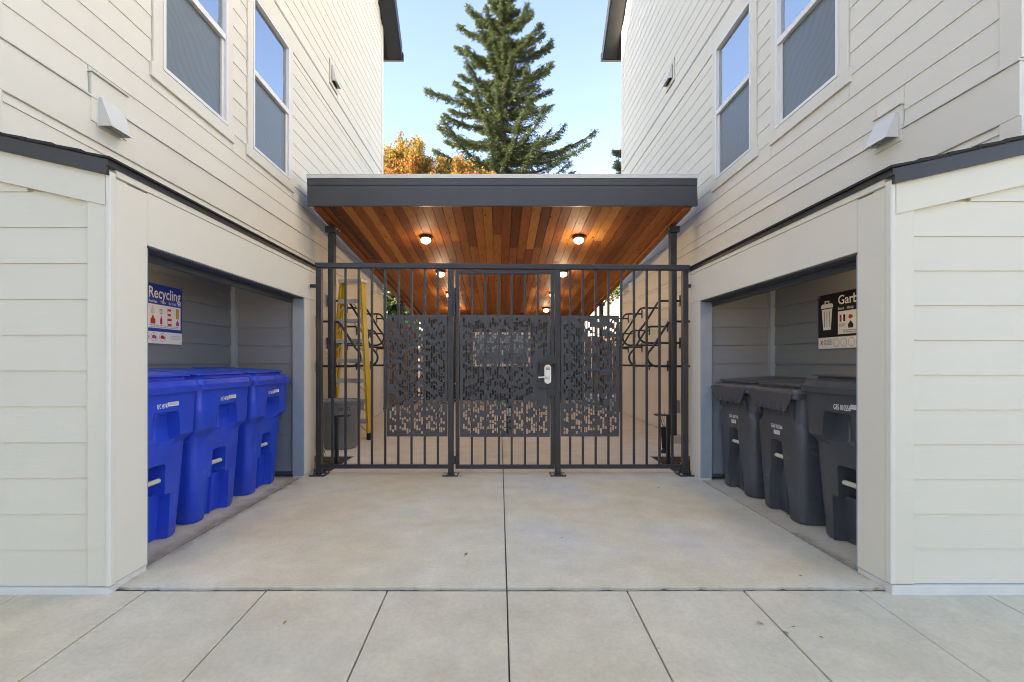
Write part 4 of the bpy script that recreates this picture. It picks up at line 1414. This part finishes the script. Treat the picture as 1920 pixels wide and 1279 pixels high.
for k in range(7):
    z = .29+.2975*k
    w = MB()
    x = half(z)-.006
    w.box((-x, -.055+lean(z), z-.05), (x, -.047+lean(z), z+.015))
    w.box((-x, -.047+lean(z), z+.008), (x, .045+lean(z), z+.015))
    st = w.build('step', M['alu'], ld_)
    for s in (-1, 1):
        br = MB()
        xx = half(z-.15)
        br.add([(s*(x-.13), -.044+lean(z), z-.05), (s*(x-.155), -.044+lean(z), z-.05), (s*(xx-.01), -.044+lean(z), z-.20), (s*(xx-.01), -.044+lean(z), z-.165),
                (s*(x-.13), -.036+lean(z), z-.05), (s*(x-.155), -.036+lean(z), z-.05), (s*(xx-.01), -.036+lean(z), z-.20), (s*(xx-.01), -.036+lean(z), z-.165)],
               [(0, 1, 2, 3), (7, 6, 5, 4), (0, 4, 5, 1), (1, 5, 6, 2), (2, 6, 7, 3), (3, 7, 4, 0)])
        br.build('brace', M['alu'], st)
MB().box((-.20, -.06+.10, HT-.06), (.20, .12+.10, HT)).build('top_cap', M['alu'], ld_, bevel=.01)

# ================================================================== TRASH CAN, POT, PATH LIGHTS, PLANTS
tc = empty('trash_can', (-2.13, 6.22, 0))
tag(tc, 'grey round plastic trash can standing behind the fence by the left wall', 'trash can')
MB().lathe([(0, .004), (.205, .004), (.212, .02), (.250, .42), (.253, .425), (.262, .52), (.262, .60)], seg=36).build('body', M['greyplastic'], tc, smooth=35)
MB().lathe([(.262, .600), (.280, .602), (.282, .640), (.272, .645), (.268, .63), (.250, .628), (.10, .622), (0, .622)], seg=36).build('rim', M['greyplastic'], tc, smooth=35)
for s in (-1, 1):
    MB().hexa([(s*.262-.02, -.06, .50), (s*.262+.02, -.06, .50), (s*.262+.02, .06, .50), (s*.262-.02, .06, .50),
               (s*.275-.03, -.075, .60), (s*.275+.03, -.075, .60), (s*.275+.03, .075, .60), (s*.275-.03, .075, .60)]).build('handle', M['greyplastic'], tc, bevel=.008)
# brand lettering wraps on the front: facing the camera, slightly right
a0 = R(-62)
text(tc, 'lettering', 'BRUTE', .062, (.2645*cos(a0)-.075*sin(-a0)*1.0, .2645*sin(a0)-.03, .515), (cos(a0+pi/2), sin(a0+pi/2), 0), (0, 0, 1), M['signblack'], width=.15)
tw = MB().hexa([(-.02, 0, 0), (.02, 0, 0), (.02, .004, 0), (-.02, .004, 0), (-.012, 0, .02), (.012, 0, .02), (.012, .004, .02), (-.012, .004, .02)])

pot = empty('plant_pot', (2.085, 5.85, 0))
tag(pot, 'tall slim black plant pot with sparse twigs beside the right carport post', 'plant pot')
MB().lathe([(0, .06), (.038, .06), (.046, .20), (.049, .205), (.050, .225), (.054, .32), (.048, .32), (.045, .30), (0, .295)], seg=20).build('pot', M['rubber'], pot, smooth=40)
st = MB()
for k in range(9):
    a = random.uniform(0, 2*pi); b = random.uniform(.02, .06)
    st.tube([(.01*cos(a), .01*sin(a), .29), (b*cos(a), b*sin(a), .36+random.uniform(0, .05)), (b*1.5*cos(a+.4), b*1.5*sin(a+.4), .43+random.uniform(0, .09))], .0022, 4)
st.build('twig', M['bark'], pot)
lf = MB()
for k in range(26):
    a = random.uniform(0, 2*pi); b = random.uniform(.01, .07); z = random.uniform(.31, .37)
    p = V((b*cos(a), b*sin(a), z)); d = V((random.uniform(-1, 1), random.uniform(-1, 1), random.uniform(-.3, .8))).normalized()*.022
    w = d.cross(V((0, 0, 1))).normalized()*.010
    lf.quad(p, p+d*.5+w, p+d, p+d*.5-w)
lf.build('leaves', M['freshleaf'], pot)
MB().lathe([(0, .0), (.05, .0), (.05, .02), (.03, .055), (0, .062)], seg=16).build('pot_foot', M['rubber'], pot, smooth=40)

def path_light():
    r = empty('path_light')
    MB().box((-.02, -.02, -.02), (.02, .02, .545)).build('stake', M['blackmetal'], r, bevel=.004)
    MB().lathe([(0, .552), (.05, .552), (.052, .545), (.03, .53), (0, .528)], (.115, 0, 0), 20).build('light_head', M['blackmetal'], r, smooth=40)
    MB().box((.0205, -.014, .530), (.085, .014, .548)).build('arm', M['blackmetal'], r, bevel=.003)
    return r
p1 = path_light()
p1.location = (-1.835, 5.22, 0)
tag(p1, 'black path light with side arm behind the left end of the fence', 'path light', 'path lights behind the fence')
p2 = copy_tree(p1)
p2.location = (1.925, 5.30, 0); p2.rotation_euler = (0, 0, pi)
tag(p2, 'black path light with side arm behind the right end of the fence', 'path light', 'path lights behind the fence')

def leafy(name, loc, n_dry, n_green, hgt, spread, seed, label):
    rnd = random.Random(seed)
    r = empty(name, loc)
    tag(r, label, 'plant', 'withering plants at the fence ends')
    def blades(k, hh, mat, nm, droop):
        mb = MB()
        for _ in range(k):
            a = rnd.uniform(0, 2*pi)
            L_ = rnd.uniform(.45, 1)*hh
            d = V((cos(a), sin(a), 0))
            b0 = V((rnd.uniform(-.03, .03), rnd.uniform(-.03, .03), 0))
            p1_ = b0+V((0, 0, L_*.55))+d*spread*.25
            p2_ = b0+V((0, 0, L_*(.9-droop*.3)))+d*spread*.6
            p3_ = b0+V((0, 0, L_*(.85-droop)))+d*spread
            w = d.cross(V((0, 0, 1)))*rnd.uniform(.014, .034)
            w2 = w+V((0, 0, rnd.uniform(-.015, .015)))
            mb.add([b0+w*.15, b0-w*.15, p1_+w*.8, p1_-w*.8, p2_+w2, p2_-w2*.8, p3_], [(0, 1, 3, 2), (2, 3, 5, 4), (4, 5, 6)])
        mb.build(nm, mat, r)
    blades(n_dry, hgt*.75, M['dryleaf'], 'dry_leaves', .75)
    blades(n_green, hgt, M['freshleaf'], 'green_leaves', .35)
    return r
leafy('withered_plant', (-1.98, 4.95, -.012), 34, 8, .30, .12, 3, 'withered brown plant with a few green leaves by the left fence post')
leafy('withered_plant', (2.04, 4.92, -.012), 46, 2, .30, .13, 4, 'withered brown plant by the right end of the fence')
leafy('withered_plant', (-2.25, 5.30, -.012), 10, 26, .42, .10, 5, 'leafy green plant between trash can and left shelter')
leafy('withered_plant', (2.45, 5.25, -.012), 16, 26, .50, .12, 6, 'tall green and brown plant against the right house wall')

bl = empty('bollard', (.14, 7.35, 0))
tag(bl, 'slim black bollard with pale band standing on the walkway behind the gate', 'bollard')
MB().lathe([(0, .75), (.028, .745), (.034, .72), (.034, .02), (.07, .015), (.075, 0), (0, 0)], seg=18).build('post', M['rubber'], bl, smooth=40)
MB().lathe([(.0348, .30), (.0352, .30), (.0352, .42), (.0348, .42)], seg=18).build('reflective_band', M['palegrey'], bl, smooth=40)
MB().lathe([(.0348, .46), (.0352, .46), (.0352, .49), (.0348, .49)], seg=18).build('reflective_band', M['red'], bl, smooth=40)

ob = box('outlet_cover', (XR-.03, 7.12, .36), (XR-.017, 7.24, .56), M['greyplastic'], bevel=.004)
tag(ob, 'small grey outlet cover low on the right alley wall', 'outlet cover')

# ================================================================== BACK OF THE WALKWAY
back = empty('rear_building', (0, 14.1, 0))
tag(back, 'blue grey sided building with white framed window closing the far end of the walkway', 'building')
BX0, BX1 = -2.44, 2.60
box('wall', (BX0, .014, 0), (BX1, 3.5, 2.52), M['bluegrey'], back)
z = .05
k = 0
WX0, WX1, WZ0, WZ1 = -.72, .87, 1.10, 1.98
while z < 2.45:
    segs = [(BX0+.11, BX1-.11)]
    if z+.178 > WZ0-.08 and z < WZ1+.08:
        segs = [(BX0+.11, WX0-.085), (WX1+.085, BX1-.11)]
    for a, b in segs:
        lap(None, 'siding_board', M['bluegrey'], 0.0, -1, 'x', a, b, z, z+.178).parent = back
    z += .1785
for a, b in ((BX0-.005, BX0+.105), (BX1-.105, BX1+.005)):
    box('corner_board', (a, -.022, .02), (b, .02, 2.5), M['vinyl'], back, .003)
wi = empty('window'); wi.parent = back; wi.location = (0, 0, 0)
for a, b, c, d in ((WX0-.08, WX0, WZ0-.08, WZ1+.08), (WX1, WX1+.08, WZ0-.08, WZ1+.08), (WX0+.0005, WX1-.0005, WZ1, WZ1+.08), (WX0+.0005, WX1-.0005, WZ0-.08, WZ0), (.04, .10, WZ0+.001, WZ1-.001)):
    box('frame', (a, -.035, c), (b, .01, d), M['vinyl'], wi, .004)
for a, b in ((WX0+.001, .039), (.101, WX1-.001)):
    box('pane', (a, -.005, WZ0+.001), (b, .005, WZ1-.001), M['glass'], wi)

def wood_fence(side, xa, ya, xb, yb, hgt, label):
    d = V((xb-xa, yb-ya, 0)); Ln = d.length; d.normalize()
    f = empty('wood_fence', (xa, ya, 0), math.atan2(d.y, d.x))
    tag(f, label, 'fence', 'brown board fences at the back')
    n = int(Ln/.145)
    for i in range(n):
        u = i*Ln/n
        zt = hgt+random.uniform(-.006, .006)
        box('fence_board', (u+.003, -.010+random.uniform(-.002, .002), .05), (u+Ln/n-.003, .010, zt), M['fencewood'], f, .002)
    for z in (.35, hgt-.25):
        box('fence_rail', (0, .0125, z), (Ln, .05, z+.09), M['fencewood'], f)
    u = 0
    while u < Ln+.01:
        box('fence_post', (u-.045, .052, 0), (u+.045, .14, hgt+.05), M['fencewood'], f)
        u += Ln/2
    return f
wood_fence(-1, -2.66, 10.62, -2.46, 14.0, 2.15, 'brown board fence running back from the left house to the rear building')
wood_fence(1, 2.80, 10.62, 4.9, 15.8, 1.95, 'brown board fence running back from the right house past the rear building')
wood_fence(1, 2.62, 16.2, 6.6, 16.2, 2.05, 'brown board fence across the gap right of the rear building')
nb_ = empty('neighbour_building', (7, 24, 0))
tag(nb_, 'cream painted masonry building beyond the back fence on the right', 'building')
box('wall', (-2.6, 0, -.1), (6, 6, 5.6), M['creambrick'], nb_)
for k in range(24):
    box('course', (-2.62, -.008, .1+k*.23), (6, -.0001, .1+k*.23+.218), M['creambrick'], nb_, .003)
box('coping', (-2.68, -.06, 5.6), (6.06, 6.06, 5.72), M['flash'], nb_)

# bicycles
def bicycle(label, loc, rz):
    b = empty('bicycle', loc, rz)
    tag(b, label, 'bicycle', 'bicycles parked before the rear wall')
    for x in (-.52, .52):
        ring = [(x+.325*cos(2*pi*k/28), 0, .345+.325*sin(2*pi*k/28)) for k in range(29)]
        w = MB().tube(ring, .020, 7, False).build('wheel', M['rubber'], b, smooth=50)
        rim = MB().tube([(x+.298*cos(2*pi*k/28), 0, .345+.298*sin(2*pi*k/28)) for k in range(29)], .010, 5, False)
        for k in range(14):
            a = 2*pi*k/14
            rim.tube([(x, 0, .345), (x+.29*cos(a), 0, .345+.29*sin(a))], .0018, 3, False)
        rim.build('rim', M['alu'], w, smooth=50)
    fr = MB()
    bb, st_, hd_, rx, fx = (-.06, 0, .30), (-.18, 0, .80), (.36, 0, .82), (-.52, 0, .345), (.52, 0, .345)
    for p, q_ in ((bb, st_), (st_, hd_), (bb, (.39, 0, .70)), (rx, bb), (rx, st_), ((.36, 0, .84), (.40, 0, .66)), ((.40, .05, .66), (.52, .05, .345)), ((.40, -.05, .66), (.52, -.05, .345))):
        fr.tube([p, q_], .016, 7)
    fr.build('frame', M['blackmetal'], b, smooth=40)
    MB().tube([(-.18, 0, .80), (-.20, 0, .92)], .013).build('seat_post', M['alu'], b)
    MB().hexa([(-.34, -.07, .92), (-.06, -.02, .92), (-.06, .02, .92), (-.34, .07, .92), (-.34, -.08, .96), (-.05, -.025, .95), (-.05, .025, .95), (-.34, .08, .96)]).build('saddle', M['rubber'], b, bevel=.012)
    MB().tube([(.36, 0, .82), (.33, 0, .96), (.38, 0, .98)], .013).build('stem', M['alu'], b)
    MB().tube([(.30, -.29, .99), (.38, -.15, .98), (.38, .15, .98), (.30, .29, .99)], .012).build('handlebar', M['rubber'], b)
    return b
bicycle('black bicycle parked side-on behind the left perforated panel', (-1.95, 12.7, 0), R(6))
bicycle('black bicycle parked side-on behind the right perforated panel', (2.02, 12.6, 0), R(-8))

# ================================================================== TREES
def rand_dir(rnd, zb=0.0):
    while True:
        v = V((rnd.uniform(-1, 1), rnd.uniform(-1, 1), rnd.uniform(-1, 1)+zb))
        if .05 < v.length < 1.3:
            return v.normalized()

def conifer(name, loc, H, extra, prof, label, seed, zmin, n_br, group=None):
    rnd = random.Random(seed)
    t = empty(name, loc)
    tag(t, label, 'tree', group)
    tr = MB()
    tr.tube([(0, 0, -.2), (.05, 0, H*.3), (-.04, .03, H*.6), (.02, 0, H*.85), (0, 0, H)], [.40*H/25, .30*H/25, .16*H/25, .07*H/25, .02], 10)
    cr = MB()
    def pr_at(z):
        for (z0, l0), (z1, l1) in zip(prof, prof[1:]):
            if z0 <= z <= z1:
                return l0+(l1-l0)*(z-z0)/(z1-z0)
        return prof[-1][1]
    def sprig(p, d, ln):
        """a short twig with needle tufts: a few narrow blades round the twig"""
        side = d.cross(V((0, 0, 1)))
        if side.length < .01:
            side = V((1, 0, 0))
        side.normalize()
        up = side.cross(d)
        for k in range(3):
            c = p+d*ln*(k/3)
            for s in (-1, 1):
                q_ = (d*.75+side*s*rnd.uniform(.35, .9)+up*rnd.uniform(-.25, .35)).normalized()*ln*rnd.uniform(.40, .66)
                w = q_.cross(up+side*.3).normalized()*ln*rnd.uniform(.06, .105)
                cr.v += [tuple(c-w*.4), tuple(c+w*.4), tuple(c+q_*.6+w), tuple(c+q_), tuple(c+q_*.6-w)]
                o = len(cr.v)-5
                cr.f.append((o, o+1, o+2, o+3, o+4))
        q_ = d*ln*.6; w = up*ln*.07
        c = p+d*ln*.6
        o = len(cr.v)
        cr.v += [tuple(c-w), tuple(c+w), tuple(c+q_+w*.2), tuple(c+q_-w*.2)]
        cr.f.append((o, o+1, o+2, o+3))
    def branch(z, a, L_, lift, droop):
        d = V((cos(a), sin(a), 0))
        pts = []
        n = 9
        for k in range(n+1):
            u = k/n
            h = -droop*L_*math.sin(u*pi*.75)+lift*L_*u*u
            pts.append(V((0, 0, z))+d*L_*u+V((0, 0, h))+V((rnd.uniform(-.04, .04), rnd.uniform(-.04, .04), 0)))
        tr.tube(pts, [max(.008, .022*L_*(1-u/(n+.2))) for u in range(n+1)], 5)
        side = V((-d.y, d.x, 0))
        m = int(9+L_*13)
        for k in range(m):
            u = .03+.97*(k+rnd.random())/m
            i = min(n-1, int(u*n)); f = u*n-i
            p = pts[i].lerp(pts[i+1], f)
            tw = (.16+.95*(1-u)**.7*.55+.10*rnd.random())*(0.55+.16*L_)*.62
            for s in (-1, 1):
                if rnd.random() < .12:
                    continue
                dd = (d*rnd.uniform(.35, .9)+side*s*rnd.uniform(.5, 1.0)+V((0, 0, rnd.uniform(-.55, .12)))).normalized()
                n2 = max(2, int(tw/.14))
                for j in range(n2):
                    q_ = p+dd*tw*(j/n2)
                    sprig(q_, (dd+rand_dir(rnd)*.45).normalized(), rnd.uniform(.19, .34))
            for _ in range(2):
                sprig(p, (d+V((0, 0, rnd.uniform(-.6, .5)))+rand_dir(rnd)*.4).normalized(), rnd.uniform(.20, .34))
        for k in range(4):
            sprig(pts[-1]-d*.12*k, (d+V((0, 0, lift))+rand_dir(rnd)*.3).normalized(), .26)
    for i in range(n_br):
        u = (i+rnd.random()*.6)/n_br
        z = zmin+(H-.25-zmin)*(u**.92)
        a = i*2.39996+rnd.uniform(-.3, .3)
        L_ = pr_at(z)*rnd.choice((.5, .7, .85, .95, 1.05))*rnd.uniform(.9, 1.08)
        branch(z, a, L_, rnd.uniform(.18, .42), rnd.uniform(.05, .22))
    for z, a, L_, lift, droop in extra:
        branch(z, a, L_, lift, droop)
    for k in range(14):
        sprig(V((0, 0, H-.1*k)), (V((0, 0, 1))+rand_dir(rnd)*.7).normalized(), .24)
    tr.build('trunk', M['bark'], t, smooth=50)
    cr.build('crown', M['fir'], t)
    return t

# long boughs that set this fir's outline: height on the trunk, direction, length, upturn, sag
ex = [(22.0, pi*.98, 2.9, .38, .02), (20.6, pi*1.02, 3.0, .28, .02), (19.3, pi*.97, 2.8, .25, .05), (17.9, pi*1.03, 4.9, .16, .06), (17.3, pi*.94, 3.6, .18, .05),
      (16.4, pi*1.05, 3.8, .18, .10), (15.6, pi*.95, 3.8, .12, .12), (14.4, pi*1.0, 4.2, .10, .15),
      (21.6, .05, 2.5, .36, .03), (20.5, -.06, 3.0, .45, .03), (18.4, .08, 3.0, .22, .08), (17.2, -.1, 3.0, .2, .1), (14.9, .03, 5.9, .30, .11),
      (14.2, -.12, 5.3, .24, .12), (13.2, .1, 4.4, .2, .15), (12.6, -.2, 4.6, .15, .12), (15.6, .15, 3.6, .2, .12), (23.2, .1, 1.8, .4, .02), (23.0, pi, 1.7, .4, .02)]
conifer('fir_tree', (.30, 30, 0), 24.9, ex, [(0, 5.6), (13, 4.6), (15, 4.1), (17, 3.4), (19, 3.0), (21, 2.7), (22.8, 2.1), (24, 1.1), (25, .4)],
        'tall dark green fir tree rising behind the carport roof', 12, 8.0, 116)
conifer('fir_tree', (9.3, 34, 0), 17.5, [], [(0, 4.2), (10, 3.2), (14, 2.2), (17.5, .4)],
        'small fir tree mostly hidden behind the right house', 22, 7.0, 42)


def broadleaf(name, loc, blobs, n_leaf, size, mat, label, seed, trunk_r):
    rnd = random.Random(seed)
    t = empty(name, loc)
    tag(t, label, 'tree')
    tr = MB(); cr = MB()
    zb = min(b[2]-b[3] for b in blobs)
    top = (0, 0, zb*.55)
    tr.tube([(0, 0, -.2), (.05, .02, zb*.3), top], [trunk_r, trunk_r*.8, trunk_r*.62], 9)
    for (x, y, z, r) in blobs:
        c = V((x, y, z))
        mid = (V(top)*.45+c*.55)+V((rnd.uniform(-.3, .3), rnd.uniform(-.3, .3), -.2*r))
        tr.tube([top, mid, c], [trunk_r*.5, trunk_r*.3, trunk_r*.12], 6)
        # twigs and leaf tufts on them
        for k in range(int(26*r)):
            d = rand_dir(rnd, .25)
            L_ = r*rnd.uniform(.72, 1.12)
            e = c+d*L_+V((0, 0, rnd.uniform(0, .25)*r))
            m2 = c.lerp(e, .55)+rand_dir(rnd)*.12*r
            tr.tube([c, m2, e], [.035, .02, .008], 4)
            for j in range(int(n_leaf/(26*r*len(blobs)))):
                u = rnd.uniform(.25, 1.04)
                p = (c.lerp(m2, u/.55) if u < .55 else m2.lerp(e, (u-.55)/.45))+rand_dir(rnd)*rnd.uniform(.02, .30)
                dd = rand_dir(rnd, -.2)*size*rnd.uniform(.7, 1.3)
                w = dd.cross(rand_dir(rnd)).normalized()*size*.32
                o = len(cr.v)
                cr.v += [tuple(p), tuple(p+dd*.5+w), tuple(p+dd), tuple(p+dd*.5-w)]
                cr.f.append((o, o+1, o+2, o+3))
    tr.build('trunk', M['bark'], t, smooth=50)
    cr.build('crown', mat, t)
    return t
broadleaf('maple_tree', (-4.75, 24.5, -.45),
          [(-2.0, 0, 11.0, 1.5), (-1.1, .4, 11.4, 1.3), (.1, .2, 12.0, 1.5), (.4, -.4, 10.6, 1.5), (-1.4, -.4, 10.0, 1.6), (1.7, .2, 10.6, 1.4), (2.7, 0, 11.0, 1.2), (3.5, .3, 10.9, 1.0), (3.9, .5, 10.0, 1.1), (1.2, .8, 9.6, 1.6), (-3.0, .2, 9.6, 1.5)],
          95000, .13, M['autumn'], 'orange and yellow autumn tree left of the fir', 31, .28)
broadleaf('laurel_tree', (-4.0, 16.6, 0),
          [(0, 0, 3.2, 1.3), (1.0, .3, 3.6, 1.1), (.7, -.2, 2.5, 1.0), (-.9, .2, 3.7, 1.2), (1.8, .2, 2.6, .9), (-.6, .3, 2.3, 1.0)],
          9000, .15, M['green'], 'dense green tree beyond the fence past the left house', 33, .14)
broadleaf('laurel_tree', (5.6, 21.0, 0), [(0, 0, 4.6, 1.1), (.9, .3, 5.2, 1.1), (1.7, 0, 4.6, 1.0)], 5000, .15, M['green'],
          'small green tree standing before the cream building on the right', 35, .10)

# fallen leaves on the paving
for i, (x, y) in enumerate(((-1.17, 4.55), (-.39, 4.62), (.72, 4.25), (1.25, 2.9), (1.60, 2.47), (1.44, 4.2), (1.15, 2.05), (1.22, 1.98), (1.28, 2.02), (1.35, 1.95), (-.95, 2.05), (.4, 3.0), (-.2, 2.75), (.95, 5.9), (1.3, 6.6))):
    z = .003 if y > 2.33 else wz(y)+.004
    a = random.uniform(0, 6.28); s_ = random.uniform(.010, .020)
    mb = MB().add([(-s_, 0, 0), (0, -s_*.45, .003), (s_, 0, .006), (0, s_*.45, .004)], [(0, 1, 2, 3)])
    o = mb.build('fallen_leaf', M['dryleaf'])
    o.location = (x, y, z); o.rotation_euler = (random.uniform(-.2, .2), random.uniform(-.2, .2), a)
    tag(o, 'small dry brown leaf lying on the concrete', 'leaf', 'dry leaves on the concrete')
